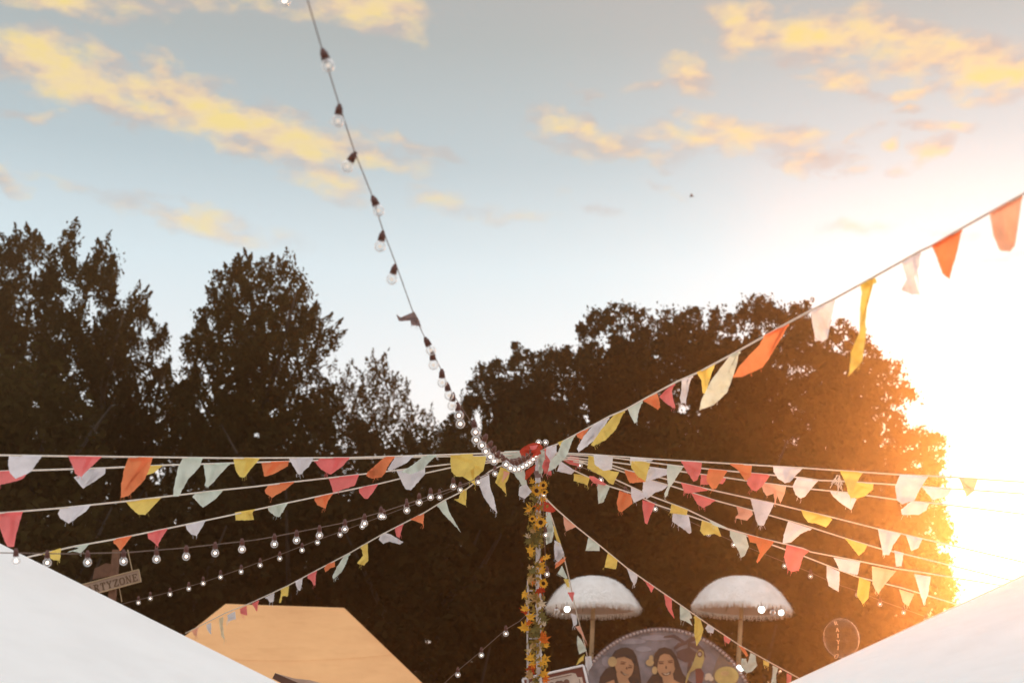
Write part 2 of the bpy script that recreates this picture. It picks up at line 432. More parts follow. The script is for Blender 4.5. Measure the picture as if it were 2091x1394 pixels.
    for q in range(9):
        i = 2 + q % 5; a = q * 2.4 + Y; ln = (1.2 + 1.1 * random.random()) * min(1.0, (bx1 - bx0) / ppm / 4)
        b0 = tp[i]; p1 = b0 + Vector((math.cos(a) * ln * .5, math.sin(a) * ln * .4, ln * .5)); p2 = b0 + Vector((math.cos(a) * ln, math.sin(a) * ln * .7, ln * 1.35))
        tb.tube([b0, p1, p2], [0.085, 0.05, 0.012], 6)
    tb.build('trunk', M['bark'], root, True)
    return root
TG = 'trees behind the party field'
SP = dict(clump=0.26, per_m2=44, leaves=95, lsize=0.040, spiky=0.38, core=6.0, holes=0.75)
grow_tree([(-120, 1330), (-120, 560), (-60, 500), (0, 505), (25, 500), (48, 475), (62, 475), (85, 500), (100, 540), (110, 600), (130, 700), (140, 900), (120, 1330)], 30,
          'tall feathery tree at the far left edge, behind the twin-topped one', M['leaf_fine'], name='feathery_tree', **SP)
grow_tree([(70, 1330), (75, 600), (95, 545), (112, 510), (130, 468), (145, 468), (165, 510), (195, 520), (212, 500), (212, 540), (245, 530), (238, 570), (225, 610), (250, 650), (260, 760), (250, 1000), (240, 1330)], 27,
          'tallest feathery tree, with a pointed top near the left edge', M['leaf_fine'], name='feathery_tree', **SP)
grow_tree([(150, 1330), (170, 760), (205, 650), (250, 620), (278, 595), (292, 625), (320, 670), (342, 665), (350, 700), (330, 725), (345, 765), (385, 800), (410, 900), (410, 1330)], 29,
          'shorter see-through tree filling the gap left of the broad dark cone', M['leaf_fine'], name='feathery_tree', **SP)
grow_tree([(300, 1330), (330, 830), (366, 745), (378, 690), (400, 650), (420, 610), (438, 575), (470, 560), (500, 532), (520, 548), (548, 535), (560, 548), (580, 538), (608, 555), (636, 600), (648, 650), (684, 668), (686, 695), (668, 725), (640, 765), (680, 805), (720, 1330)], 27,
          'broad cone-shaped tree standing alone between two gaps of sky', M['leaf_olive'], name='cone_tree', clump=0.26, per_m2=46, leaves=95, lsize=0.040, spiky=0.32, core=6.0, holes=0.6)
grow_tree([(620, 1330), (640, 830), (670, 790), (700, 780), (740, 780), (768, 755), (790, 780), (812, 800), (838, 830), (855, 865), (890, 890), (940, 905), (960, 1330)], 30,
          'low wispy tree with thin upright shoots sloping down to the gap of sky', M['leaf_fine'], name='wispy_tree', clump=0.34, per_m2=34, leaves=70, lsize=0.038, spiky=0.6, core=5.0, holes=0.4)
DN = dict(clump=0.30, per_m2=46, leaves=95, lsize=0.041, spiky=0.12, core=9.0, thick=2.8)
grow_tree([(900, 1330), (905, 905), (938, 835), (955, 795), (985, 755), (1015, 730), (1060, 702), (1090, 715), (1140, 716), (1180, 715), (1220, 1330)], 28,
          'round dark tree with the lowest top, right of the bright sky gap', M['leaf_deep'], name='broadleaf_tree', **DN)
grow_tree([(1120, 1330), (1140, 740), (1160, 705), (1190, 665), (1215, 640), (1270, 625), (1300, 642), (1330, 636), (1360, 640), (1400, 650), (1420, 1330)], 27,
          'dark dense tree behind the pole head with a bumpy flat top', M['leaf_deep'], name='broadleaf_tree', **DN)
grow_tree([(1340, 1330), (1350, 665), (1400, 645), (1430, 632), (1480, 638), (1500, 638), (1540, 615), (1600, 618), (1640, 612), (1650, 700), (1670, 1330)], 28,
          'highest dark dense tree, behind the middle of the rising bunting', M['leaf_deep'], name='broadleaf_tree', **DN)
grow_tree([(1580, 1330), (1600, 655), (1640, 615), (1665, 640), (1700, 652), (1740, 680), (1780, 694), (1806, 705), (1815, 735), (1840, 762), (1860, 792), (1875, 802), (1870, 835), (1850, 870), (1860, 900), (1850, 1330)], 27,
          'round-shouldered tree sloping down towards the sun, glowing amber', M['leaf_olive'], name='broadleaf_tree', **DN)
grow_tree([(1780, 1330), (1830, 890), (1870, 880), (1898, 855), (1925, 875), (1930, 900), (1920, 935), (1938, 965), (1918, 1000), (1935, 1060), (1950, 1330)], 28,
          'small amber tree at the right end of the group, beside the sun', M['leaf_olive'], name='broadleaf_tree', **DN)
HG = dict(clump=0.55, per_m2=11, leaves=60, lsize=0.085, core=5.0, thick=2.0, name='hedge_tree', group='hedge trees below the tall crowns')
grow_tree([(-170, 1650), (-160, 790), (-60, 740), (40, 730), (110, 765), (150, 850), (165, 960), (190, 1100), (200, 1650)], 22,
          'soft olive tree in the lower left corner, in front of the feathery trees', M['leaf_olive'], **HG)
grow_tree([(120, 1650), (130, 1120), (190, 1060), (270, 1040), (380, 1030), (470, 1020), (520, 1100), (530, 1650)], 24, 'dark hedge tree behind the PARTYZONE sign', M['leaf_deep'], **HG)
grow_tree([(380, 1650), (400, 1000), (480, 950), (600, 900), (720, 930), (800, 1010), (830, 1650)], 25, 'dark hedge tree behind the ridge of the orange tent', M['leaf_deep'], **HG)
grow_tree([(700, 1650), (720, 980), (790, 930), (880, 915), (960, 920), (1060, 960), (1090, 1650)], 24, 'dark hedge tree left of the garlanded pole', M['leaf_deep'], **HG)
grow_tree([(960, 1650), (980, 900), (1100, 880), (1240, 890), (1350, 930), (1380, 1650)], 25, 'dark hedge tree behind the left parasol', M['leaf_deep'], **HG)
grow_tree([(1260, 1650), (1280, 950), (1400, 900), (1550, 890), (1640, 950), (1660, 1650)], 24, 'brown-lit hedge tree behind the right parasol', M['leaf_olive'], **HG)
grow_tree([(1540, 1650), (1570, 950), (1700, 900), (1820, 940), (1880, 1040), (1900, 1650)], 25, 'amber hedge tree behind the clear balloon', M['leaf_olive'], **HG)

# ------------------------------------------------------------------ more materials
def emission(name, col, st):
    m, nt, out = new_mat(name); e = N(nt, 'ShaderNodeEmission'); e.inputs[0].default_value = (*col, 1); e.inputs[1].default_value = st
    nt.links.new(e.outputs[0], out.inputs[0]); return m
def clear_shell(name, tint=(0.97, 0.97, 0.97), power=1.6, floor=0.05, rough=0.06, gcol=(0.95, 0.93, 0.93)):
    m, nt, out = new_mat(name)
    lw = N(nt, 'ShaderNodeLayerWeight'); lw.inputs[0].default_value = 0.5
    f = math_node(nt, 'ADD', math_node(nt, 'POWER', lw.outputs['Facing'], power), floor, clamp=True)
    t = N(nt, 'ShaderNodeBsdfTransparent'); t.inputs[0].default_value = (*tint, 1)
    g = N(nt, 'ShaderNodeBsdfGlossy'); g.inputs['Roughness'].default_value = rough; g.inputs[0].default_value = (*gcol, 1)
    mx = N(nt, 'ShaderNodeMixShader'); nt.links.new(f, mx.inputs[0]); nt.links.new(t.outputs[0], mx.inputs[1]); nt.links.new(g.outputs[0], mx.inputs[2])
    nt.links.new(mx.outputs[0], out.inputs[0]); return m
M['cord_cream'] = principled('cord_cream', (0.78, 0.70, 0.62), 0.8, 0.1, 30)
M['cable'] = principled('cable', (0.17, 0.11, 0.085), 0.6, 0.1, 20)
M['holder'] = principled('holder', (0.085, 0.020, 0.014), 0.5, 0.1, 20)
M['glass'] = clear_shell('glass', power=1.3, floor=0.05, rough=0.3)
M['core'] = emission('lamp_glow', (1.0, 0.80, 0.66), 3.2)
M['globe'] = emission('globe_glow', (0.95, 1.0, 0.93), 4.0)
M['balloon'] = clear_shell('balloon_film', power=5.5, floor=0.02, rough=0.2, tint=(0.96, 0.95, 0.94))
M['pole_white'] = principled('pole_white', (0.62, 0.58, 0.60), 0.45, 0.2, 12)
M['tape'] = principled('tape', (0.80, 0.76, 0.78), 0.6, 0.1, 12)
M['bamboo'] = principled('bamboo', (0.48, 0.34, 0.20), 0.6, 0.2, 9)
M['timber'] = principled('timber', (0.085, 0.032, 0.018), 0.7, 0.3, 14, bump=0.3)
M['post_wood'] = principled('post_wood', (0.16, 0.075, 0.045), 0.8, 0.3, 10)
M['board_wood'] = principled('board_wood', (0.36, 0.25, 0.19), 0.8, 0.15, 9, bump=0.2)
M['letter_brown'] = principled('letter_brown', (0.12, 0.065, 0.03), 0.7, 0.15, 9)
M['fluff'] = cloth('fluff', (0.97, 0.96, 0.95), 0.12, 0.06, 12, 0.4)
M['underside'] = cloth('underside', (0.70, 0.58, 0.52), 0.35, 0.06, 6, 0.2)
M['metal'] = principled('metal', (0.45, 0.43, 0.42), 0.35, 0.1, 12, metallic=0.8)
FC = {'W': ('pale lavender white', (0.84, 0.83, 0.88)), 'S': ('sage white', (0.72, 0.80, 0.73)), 'P': ('coral pink', (0.92, 0.24, 0.24)),
      'O': ('orange', (0.93, 0.29, 0.13)), 'Y': ('yellow', (0.92, 0.70, 0.20)), 'L': ('peach', (0.90, 0.50, 0.37)), 'R': ('red', (0.60, 0.07, 0.045)),
      'G': ('grey', (0.30, 0.22, 0.22)), 'C': ('cream', (0.80, 0.70, 0.50))}
FM = {}
for k, (nm, col) in FC.items():
    FM[k] = cloth('cloth_' + nm.replace(' ', '_'), col, 0.45, 0.13, 9, 0.8)

# ------------------------------------------------------------------ marquee tents
def grid_sheet(mb, a, b, c, d, nu=14, nv=10, sag=0.0):
    """bilinear sheet a-b (top) to d-c (bottom), sagging along its normal in the middle"""
    a, b, c, d = map(Vector, (a, b, c, d)); nrm = (b - a + c - d).cross(d - a + c - b).normalized()
    if nrm.z > 0: nrm = -nrm
    V = []
    for j in range(nv + 1):
        v = j / nv
        for i in range(nu + 1):
            u = i / nu
            p = (a * (1 - u) + b * u) * (1 - v) + (d * (1 - u) + c * u) * v
            V.append(p + nrm * sag * 16 * u * (1 - u) * v * (1 - v))
    Fc = [(j * (nu + 1) + i, j * (nu + 1) + i + 1, (j + 1) * (nu + 1) + i + 1, (j + 1) * (nu + 1) + i) for j in range(nv) for i in range(nu)]
    mb.add(V, Fc)
def pyramid_tent(apex, corner, label, mat, sag=0.05):
    root = empty('marquee_tent', (apex.x, apex.y, 0)); o = Vector((apex.x, apex.y, 0))
    tag(root, label, 'tent', 'white marquee tents in the foreground')
    r = corner - Vector((apex.x, apex.y, corner.z)); cs = [r, Vector((-r.y, r.x, 0)), -r, Vector((r.y, -r.x, 0))]
    cs = [Vector((v.x, v.y, corner.z)) for v in cs]; ap = Vector((0, 0, apex.z))
    for k in range(4):
        mb = MB(); p, q = cs[k], cs[(k + 1) % 4]
        grid_sheet(mb, ap, ap + (q - p) * 0.004, q, p, 12, 12, sag)
        mb.build('roof_panel', mat, root, True)
        mv = MB(); e = Vector((0, 0, -0.28)); nn = 24; V = []
        for i in range(nn + 1):
            b = p.lerp(q, i / nn); V += [b, b + e * (1 + 0.15 * abs(math.sin(i * math.pi / 4)))]
        mv.add(V, [(2 * i, 2 * i + 1, 2 * i + 3, 2 * i + 2) for i in range(nn)]); mv.build('valance', mat, root)
        ml = MB(); c = p * 0.985; ml.tube([(c.x, c.y, 0), (c.x, c.y, p.z - 0.02)], 0.03, 8); ml.build('leg', M['metal'], root)
    return root
pyramid_tent(at(-500, 861, 7.0), at(963, 1590, 8.5), 'white marquee tent with a sloping roof filling the lower left corner', M['white_canvas'], 0.0)
pyramid_tent(at(2500, 987, 8.0), at(1200, 1582, 9.5), 'white marquee tent with a sloping roof in the lower right corner', M['white_canvas'], 0.0)
# orange tent with a ridge
def ridge_tent():
    root = empty('ridge_tent'); tag(root, 'orange canvas tent with a short level ridge, left of the garlanded pole', 'tent')
    rl, rr = at(461, 1232, 20), at(703, 1240, 20); rr.z = rr.z; zc = (rl + rr) / 2
    fl, fr = at(120, 1500, 17.6), at(965, 1492, 17.6)
    bl = Vector((fl.x, 40 - 17.6, fl.z)); br = Vector((fr.x, 40 - 17.6, fr.z))
    root.location = (zc.x, 20, 0); o = root.location.copy()
    def panel(name, mb): return mb.build(name, M['orange_canvas'], root, True)
    L = lambda p: p - o
    mb = MB(); grid_sheet(mb, L(rl), L(rr), L(fr), L(fl), 20, 14, 0.10); panel('roof_panel', mb)
    mb = MB(); grid_sheet(mb, L(rr), L(rl), L(bl), L(br), 20, 14, 0.10); panel('roof_panel', mb)
    mb = MB(); e = (fr - br) * .0; grid_sheet(mb, L(rr), L(rr) + Vector((0, -.01, 0)), L(fr), L(br), 12, 14, 0.09); panel('roof_panel', mb)
    mb = MB(); grid_sheet(mb, L(rl), L(rl) + Vector((0, .01, 0)), L(bl), L(fl), 12, 14, 0.09); panel('roof_panel', mb)
    for p in (fl, fr, bl, br):
        ml = MB(); q = L(p); ml.tube([(q.x, q.y, 0), (q.x, q.y, q.z)], 0.035, 8); ml.build('leg', M['metal'], root)
    ms = MB(); a, b = L(rl), L(rr)
    # stitched seam across the front slope
    n = 24; pts = []
    for i in range(n + 1):
        u = i / n; v = 0.42; p = (L(rl) * (1 - u) + L(rr) * u) * (1 - v) + (L(fl) * (1 - u) + L(fr) * u) * v
        nrm = Vector((0, -0.6, 0.8)); pts.append(p + Vector((0, -0.006, 0.008)) - Vector((0, -.5, .8)).normalized() * 0.10 * 16 * u * (1 - u) * v * (1 - v))
    ms.tube(pts, 0.0016, 4); ms.build('seam', M['orange_canvas'], root)
ridge_tent()

# ------------------------------------------------------------------ strings
def interp_line(nodes):
    """nodes: (px, py, Y). 1/Y is linear along the picture between nodes"""
    return [at(*n) for n in nodes]
class Line:
    def __init__(self, pts, y0, y1, ymid=None):
        self.p = [(float(a), float(b)) for a, b in pts]
        d = [0.0]
        for i in range(1, len(self.p)): d.append(d[-1] + math.hypot(self.p[i][0] - self.p[i - 1][0], self.p[i][1] - self.p[i - 1][1]))
        self.d = d; self.y0, self.y1 = y0, y1
    def Y(self, px, py):
        best = None
        for i in range(len(self.p) - 1):
            (ax, ay), (bx, by) = self.p[i], self.p[i + 1]; l2 = (bx - ax) ** 2 + (by - ay) ** 2 + 1e-9
            t = max(0, min(1, ((px - ax) * (bx - ax) + (py - ay) * (by - ay)) / l2))
            q = math.hypot(px - ax - t * (bx - ax), py - ay - t * (by - ay)); s = self.d[i] + t * math.sqrt(l2)
            if best is None or q < best[0]: best = (q, s)
        s = best[1] / self.d[-1]
        return 1.0 / ((1 - s) / self.y0 + s / self.y1)
    def points(self, n=None):
        out = []
        for i in range(len(self.p) - 1):
            a, b = self.p[i], self.p[i + 1]; m = max(1, int((self.d[i + 1] - self.d[i]) / 24))
            for k in range(m):
                t = k / m; x = a[0] + (b[0] - a[0]) * t; y = a[1] + (b[1] - a[1]) * t; out.append(at(x, y, self.Y(x, y)))
        x, y = self.p[-1]; out.append(at(x, y, self.Y(x, y)))
        return out
ROPES = {
 'L1': (Line([(-160, 927), (0, 929), (140, 931), (480, 935), (714, 934), (844, 930), (1000, 925), (1100, 921)], 6.9, 10.0), 'longest level bunting on the left, its top line ending at the pole head'),
 'L2': (Line([(-160, 972), (0, 962), (216, 955), (346, 949), (477, 945), (640, 940), (716, 936), (880, 932), (980, 931), (1098, 928)], 7.2, 10.0), 'second bunting from the top on the left, showing just under the level one'),
 'L3': (Line([(-160, 1062), (0, 1047), (123, 1037), (256, 1023), (452, 1000), (520, 993), (603, 983), (746, 967), (867, 953), (920, 947), (1000, 940), (1098, 932)], 7.4, 10.0), 'third bunting from the top on the left, reaching the frame above the white tent'),
 'L4': (Line([(-60, 1172), (60, 1136), (151, 1115), (231, 1101), (344, 1078), (472, 1051), (588, 1026), (678, 1007), (771, 988), (816, 977), (917, 955), (1000, 944), (1098, 934)], 7.8, 10.0), 'bunting on the left that sinks behind the edge of the white tent'),
 'L7': (Line([(1098, 930), (1020, 952), (1000, 962), (950, 1000), (907, 1021), (867, 1046), (781, 1090), (713, 1129), (646, 1164), (588, 1195), (513, 1230), (460, 1251), (424, 1269), (379, 1292)], 10.0, 17.0), 'steep bunting running from the pole down across the orange tent'),
 'L8': (Line([(1099, 975), (1115, 1018), (1135, 1038), (1177, 1075), (1222, 1111), (1279, 1158), (1340, 1200), (1392, 1236), (1445, 1273), (1511, 1317), (1577, 1354), (1634, 1385)], 10.0, 16.0), 'bunting sloping down right from the pole in front of the round painted board'),
 'L9': (Line([(1100, 970), (1115, 1020), (1128, 1060), (1150, 1130), (1162, 1180), (1175, 1240), (1190, 1300), (1204, 1360)], 10.0, 17.0), 'short steep bunting hanging down beside the pole over the left parasol'),
 'R0': (Line([(1099, 922), (1141, 905), (1179, 885), (1244, 850), (1277, 836), (1320, 812), (1382, 779), (1426, 760), (1499, 721), (1540, 698), (1611, 658), (1663, 630), (1705, 609), (1787, 564), (1878, 513), (1900, 503), (1964, 466), (2091, 395), (2200, 332)], 10.0, 4.6), 'bunting climbing towards the upper right corner against the sky'),
 'R1': (Line([(1100, 922), (1200, 927), (1338, 937), (1490, 946), (1640, 955), (1711, 960), (1827, 968), (1950, 974), (2180, 990)], 10.0, 8.2), 'topmost level bunting on the right, its line ending in the glare'),
 'R2': (Line([(1100, 924), (1251, 934), (1338, 945), (1394, 952), (1486, 961), (1583, 970), (1640, 975), (1672, 980), (1719, 982), (1827, 989), (1926, 996), (2180, 1014)], 10.0, 8.6), 'second bunting from the top on the right'),
 'R3': (Line([(1100, 926), (1251, 943), (1389, 962), (1484, 975), (1525, 981), (1609, 992), (1657, 998), (1728, 1005), (1827, 1019), (1926, 1029), (2180, 1060)], 10.0, 8.9), 'third bunting from the top on the right'),
 'R4': (Line([(1100, 928), (1251, 950), (1282, 960), (1350, 975), (1376, 982), (1445, 998), (1531, 1017), (1579, 1027), (1640, 1042), (1693, 1054), (1792, 1079), (1840, 1089), (1900, 1103), (2180, 1168)], 10.0, 9.2), 'fourth bunting from the top on the right'),
 'R5': (Line([(1100, 930), (1251, 956), (1300, 972), (1372, 992), (1400, 1001), (1460, 1021), (1538, 1042), (1640, 1071), (1728, 1099), (1799, 1120), (1861, 1134), (2150, 1205)], 10.0, 9.5), 'fifth bunting from the top on the right'),
 'R6': (Line([(1100, 930), (1190, 944), (1260, 980), (1329, 1012), (1404, 1040), (1486, 1079), (1553, 1098), (1640, 1119), (1655, 1126), (1754, 1145), (1829, 1160), (1883, 1168), (2150, 1212)], 10.0, 9.9), 'sixth bunting from the top on the right'),
 'R7': (Line([(1100, 932), (1150, 950), (1200, 973), (1243, 992), (1295, 1008), (1338, 1029), (1415, 1055), (1500, 1085), (1560, 1106), (1642, 1135), (1698, 1157), (1754, 1178), (1840, 1199), (2050, 1262)], 10.0, 10.6), 'lowest bunting on the right, nearest to the lit bulbs'),
}
CROP = {'a': (0, 880, 3.983), 'b': (480, 880, 3.983), 'c': (800, 800, 3.983), 'd': (1200, 900, 4.648), 'e': (1560, 900, 4.648), 'f': (1000, 1080, 4.438),
        'g': (1330, 1140, 4.863), 'h': (150, 1080, 3.802), 'i': (1270, 600, 4.807), 'j': (1650, 370, 3.243), 'k': (1680, 1000, 3.538), 'p': (0, 0, 1.0)}
FLAGS = [
 ('L1','a','W',[(75,197),(345,199),(300,260),(260,320),(205,355),(125,385),(80,340),(65,265)]),
 ('L1','a','P',[(555,203),(620,206),(830,208),(720,310),(660,372),(610,345),(590,280),(575,245)]),
 ('L1','a','O',[(1045,211),(1245,214),(1220,290),(1180,390),(1110,465),(1045,525),(985,540),(985,440),(1005,330),(1030,250)]),
 ('L1','a','S',[(1490,214),(1650,216),(1625,290),(1560,360),(1530,390),(1475,490),(1455,530),(1410,530),(1412,460),(1430,380),(1450,290)]),
 ('L1','b','Y',[(-15,212),(205,220),(130,305),(75,378),(40,372),(5,320)]),
 ('L1','b','W',[(435,218),(640,216),(600,290),(560,320),(540,350),(515,350),(480,295)]),
 ('L1','b','P',[(690,216),(935,214),(880,280),(780,350),(760,345),(700,310),(660,260)]),
 ('L1','b','O',[(1220,208),(1300,206),(1240,290),(1225,330),(1190,375),(1110,385),(1065,360),(1080,330),(1170,250)]),
 ('L1','b','W',[(1305,206),(1455,199),(1400,255),(1330,290),(1260,322),(1240,310),(1270,260)]),
 ('L1','b','S',[(1540,196),(1640,193),(1560,270),(1530,310),(1430,350),(1350,330),(1450,270)]),
 ('L1','b','Y',[(1750,190),(1935,183),(1935,240),(1950,290),(1850,370),(1800,370),(1760,330),(1752,260)]),
 ('L2','a','P',[(-60,330),(0,327),(240,314),(200,375),(170,395),(0,437),(-60,442)]),
 ('L2','a','W',[(720,303),(860,296),(855,345),(780,400),(675,465),(620,400),(600,375),(680,340)]),
 ('L2','a','Y',[(1010,288),(1325,278),(1250,340),(1150,370),(1020,420)]),
 ('L2','a','S',[(1655,264),(1880,257),(1790,350),(1740,410),(1690,455),(1665,440),(1675,400)]),
 ('L2','b','O',[(215,250),(440,243),(430,285),(320,345),(240,370),(225,310)]),
 ('L2','b','P',[(640,238),(765,233),(790,300),(770,350),(700,310)]),
 ('L2','b','Y',[(1850,207),(2045,204),(2020,320),(1950,380),(1955,440),(1900,400),(1850,370)]),
 ('L3','a','P',[(-40,668),(188,655),(160,740),(130,850),(115,940),(60,940),(30,870),(0,790)]),
 ('L3','a','W',[(490,626),(740,598),(700,650),(560,750),(495,710),(470,670)]),
 ('L3','a','Y',[(1020,570),(1310,543),(1220,640),(1180,680),(1125,675),(1080,640)]),
 ('L3','a','S',[(1590,505),(1815,480),(1760,545),(1650,622),(1600,570),(1565,535)]),
 ('L3','b','O',[(275,432),(485,411),(410,475),(300,540),(250,505),(240,480)]),
 ('L3','b','P',[(760,382),(1010,352),(975,440),(920,460),(800,500),(785,450)]),
 ('L3','b','W',[(1310,318),(1545,288),(1545,350),(1500,400),(1430,480),(1385,470),(1350,400)]),
 ('L4','a','Y',[(350,998),(450,966),(495,950),(490,1050),(430,1045),(395,1020)]),
 ('L4','a','S',[(600,938),(730,912),(690,960),(655,990),(600,975),(545,985),(640,950)]),
 ('L4','a','O',[(920,880),(1075,848),(1020,920),(978,975),(950,930),(925,910)]),
 ('L4','a','P',[(1200,828),(1365,790),(1320,860),(1280,935),(1245,900),(1205,870)]),
 ('L4','a','W',[(1510,765),(1675,723),(1650,770),(1600,850),(1555,840),(1520,800)]),
 ('L4','b','Y',[(0,660),(165,633),(140,665),(155,718),(80,724),(5,725)]),
 ('L4','b','S',[(265,615),(430,582),(400,635),(360,700),(325,690),(275,650)]),
 ('L4','b','O',[(650,538),(795,508),(755,570),(735,630),(670,600),(645,560)]),
 ('L4','b','P',[(1005,460),(1165,430),(1120,500),(1080,550),(1050,545),(1010,500)]),
 ('L7','b','Y',[(1835,488),(1885,462),(1880,560),(1875,600),(1850,595),(1780,555),(1820,545)]),
 ('L7','c','W',[(705,700),(790,655),(800,770),(830,860),(858,990),(800,930),(750,860),(715,770)]),
 ('L7','b','S',[(1645,598),(1715,560),(1740,650),(1790,740),(1840,825),(1770,750),(1690,670)]),
 ('L7','b','O',[(1425,717),(1540,660),(1530,760),(1480,735)]),
 ('L7','b','P',[(1300,788),(1370,753),(1350,820),(1335,865),(1310,850)]),
 ('L7','b','W',[(1180,852),(1225,826),(1270,840),(1370,900),(1340,920),(1250,895),(1205,915),(1170,880)]),
 ('L7','b','Y',[(1025,938),(1080,905),(1080,980),(1085,1050),(1050,1090),(990,1075),(1040,1010)]),
 ('L7','b','S',[(880,1022),(935,990),(900,1080),(870,1140),(800,1200),(790,1180),(830,1100)]),
 ('L7','b','O',[(740,1088),(810,1050),(815,1100),(780,1110),(735,1145),(725,1115)]),
 ('L7','b','P',[(590,1172),(665,1130),(655,1190),(655,1250),(640,1255),(620,1215),(590,1195)]),
 ('L7','b','W',[(490,1220),(550,1188),(545,1240),(530,1295),(510,1290),(495,1250)]),
 ('L7','b','Y',[(375,1284),(440,1252),(430,1340),(385,1340),(375,1394),(360,1394),(370,1330)]),
 ('L7','b','W',[(240,1352),(320,1312),(315,1380),(280,1394),(265,1365)]),
 ('L7','h','P',[(1290,618),(1345,592),(1350,670),(1300,655)]),
 ('L7','h','P',[(1385,578),(1440,550),(1425,640),(1405,610)]),
 ('L7','h','W',[(1195,664),(1255,635),(1262,695),(1200,715)]),
 ('L7','h','C',[(1130,693),(1165,676),(1160,740),(1175,860),(1150,830),(1135,740)]),
 ('L7','h','W',[(1030,742),(1070,722),(1068,815),(1045,790)]),
 ('L7','h','L',[(920,790),(970,762),(955,830),(935,820)]),
 ('R0','c','Y',[(1350,410),(1415,385),(1395,440),(1370,450)]),
 ('R0','c','W',[(1260,447),(1340,420),(1340,490),(1290,560),(1250,500)]),
 ('R0','c','S',[(1380,410),(1490,345),(1450,440),(1430,510),(1330,620),(1270,650),(1290,560),(1350,500)]),
 ('R0','c','O',[(1500,345),(1610,285),(1590,320),(1545,385),(1510,370)]),
 ('R0','c','W',[(1640,268),(1770,205),(1720,300),(1690,360),(1600,430),(1520,490),(1505,460),(1560,360)]),
 ('R0','c','Y',[(1800,195),(1895,150),(1850,250),(1820,310),(1740,390),(1640,440),(1620,430),(1700,310)]),
 ('R0','c','S',[(1920,140),(2040,75),(2010,150),(1995,240),(1975,255),(1950,210)]),
 ('R0','i','O',[(205,1045),(345,970),(365,1030),(375,1110),(355,1135),(280,1090)]),
 ('R0','i','P',[(365,1010),(430,940),(520,870),(490,950),(505,1040),(525,1115),(500,1120),(430,1070)]),
 ('R0','i','W',[(585,845),(695,795),(665,880),(640,1000),(625,1070),(580,1070),(570,1020),(585,930)]),
 ('R0','i','Y',[(735,770),(780,745),(850,710),(920,682),(880,780),(850,880),(820,980),(790,970),(780,850)]),
 ('R0','i','S',[(1060,605),(1155,550),(1130,680),(1070,870),(1030,970),(900,1090),(760,1140),(780,1040),(880,840)]),
 ('R0','i','O',[(1400,405),(1640,285),(1590,390),(1440,640),(1380,720),(1180,815),(1090,820),(1150,710),(1250,600),(1350,500)]),
 ('R0','j','W',[(20,862),(80,830),(110,812),(180,778),(160,880),(130,1040),(95,1062),(50,1045),(30,960)]),
 ('R0','j','Y',[(345,688),(440,632),(400,790),(380,930),(385,1010),(360,1190),(270,1290),(285,1130),(340,1000),(345,820),(355,740)]),
 ('R0','j','W',[(620,540),(745,468),(735,560),(705,640),(740,750),(690,750),(615,720),(655,650)]),
 ('R0','j','O',[(820,428),(1020,312),(990,460),(935,650),(890,610),(850,500)]),
 ('R0','j','L',[(1200,212),(1420,86),(1390,300),(1370,430),(1340,465),(1270,460),(1230,370)]),
 ('L8','c','L',[(1395,1012),(1500,1095),(1420,1130),(1400,1080)]),
 ('L8','c','S',[(1600,1180),(1690,1250),(1690,1290),(1575,1290),(1590,1220)]),
 ('L8','f','Y',[(1070,215),(1160,282),(1145,362),(1040,345),(1055,270)]),
 ('L8','f','W',[(1245,352),(1340,415),(1330,480),(1310,508),(1270,440)]),
 ('L8','f','P',[(1390,450),(1490,525),(1465,575),(1430,510)]),
 ('L8','g','P',[(130,352),(205,405),(205,500),(230,590),(170,520),(140,450)]),
 ('L8','g','S',[(285,462),(385,530),(405,590),(380,600),(405,660),(340,620),(285,600)]),
 ('L8','g','Y',[(430,565),(490,606),(520,700),(490,800),(450,870),(425,750)]),
 ('L8','g','W',[(560,650),(625,695),(615,742),(560,730),(535,690)]),
 ('L8','g','P',[(720,762),(790,805),(765,845),(725,820)]),
 ('L8','g','O',[(870,860),(930,895),(965,960),(945,975),(910,930)]),
 ('L8','g','S',[(985,932),(1035,960),(1050,1060),(1000,1120),(940,1135),(890,1080),(895,990),(940,990),(955,1040)]),
 ('L8','g','Y',[(1110,1003),(1170,1030),(1165,1070),(1115,1050)]),
 ('L8','g','S',[(1205,1058),(1260,1085),(1240,1150),(1240,1235),(1190,1235),(1205,1140)]),
 ('L8','g','P',[(1345,1135),(1395,1160),(1385,1235),(1345,1235)]),
 ('L9','c','R',[(1180,895),(1230,880),(1290,910),(1335,965),(1300,980),(1240,970),(1190,950)]),
 ('L9','c','S',[(1255,960),(1290,970),(1320,1130),(1300,1220),(1255,1240),(1250,1150)]),
 ('L9','c','Y',[(1305,1080),(1330,1100),(1375,1230),(1340,1210)]),
 ('L9','c','W',[(1325,1205),(1370,1230),(1405,1320),(1360,1380),(1325,1360),(1320,1270)]),
 ('L9','f','O',[(600,300),(690,250),(680,290),(590,360)]),
 ('L9','f','S',[(655,330),(705,440),(690,450),(615,400)]),
 ('L9','f','Y',[(670,450),(715,450),(725,530),(700,520)]),
 ('L9','f','P',[(705,570),(765,570),(750,660)]),
 ('L9','f','W',[(735,760),(790,780),(790,860),(760,880)]),
 ('L9','f','L',[(775,880),(820,870),(880,1030),(860,1000)]),
 ('L9','f','S',[(795,960),(830,1000),(880,1100),(810,1130),(790,1040)]),
 ('L9','f','Y',[(860,1130),(840,1190),(780,1235),(810,1170)]),
 ('L9','f','W',[(865,1150),(920,1150),(930,1230),(890,1290),(865,1230)]),
 ('R1','c','W',[(1640,508),(1800,518),(1790,630),(1720,640),(1650,590)]),
 ('R2','c','Y',[(1600,515),(1660,530),(1780,640),(1850,650),(1800,755),(1770,740),(1720,690),(1590,620)]),
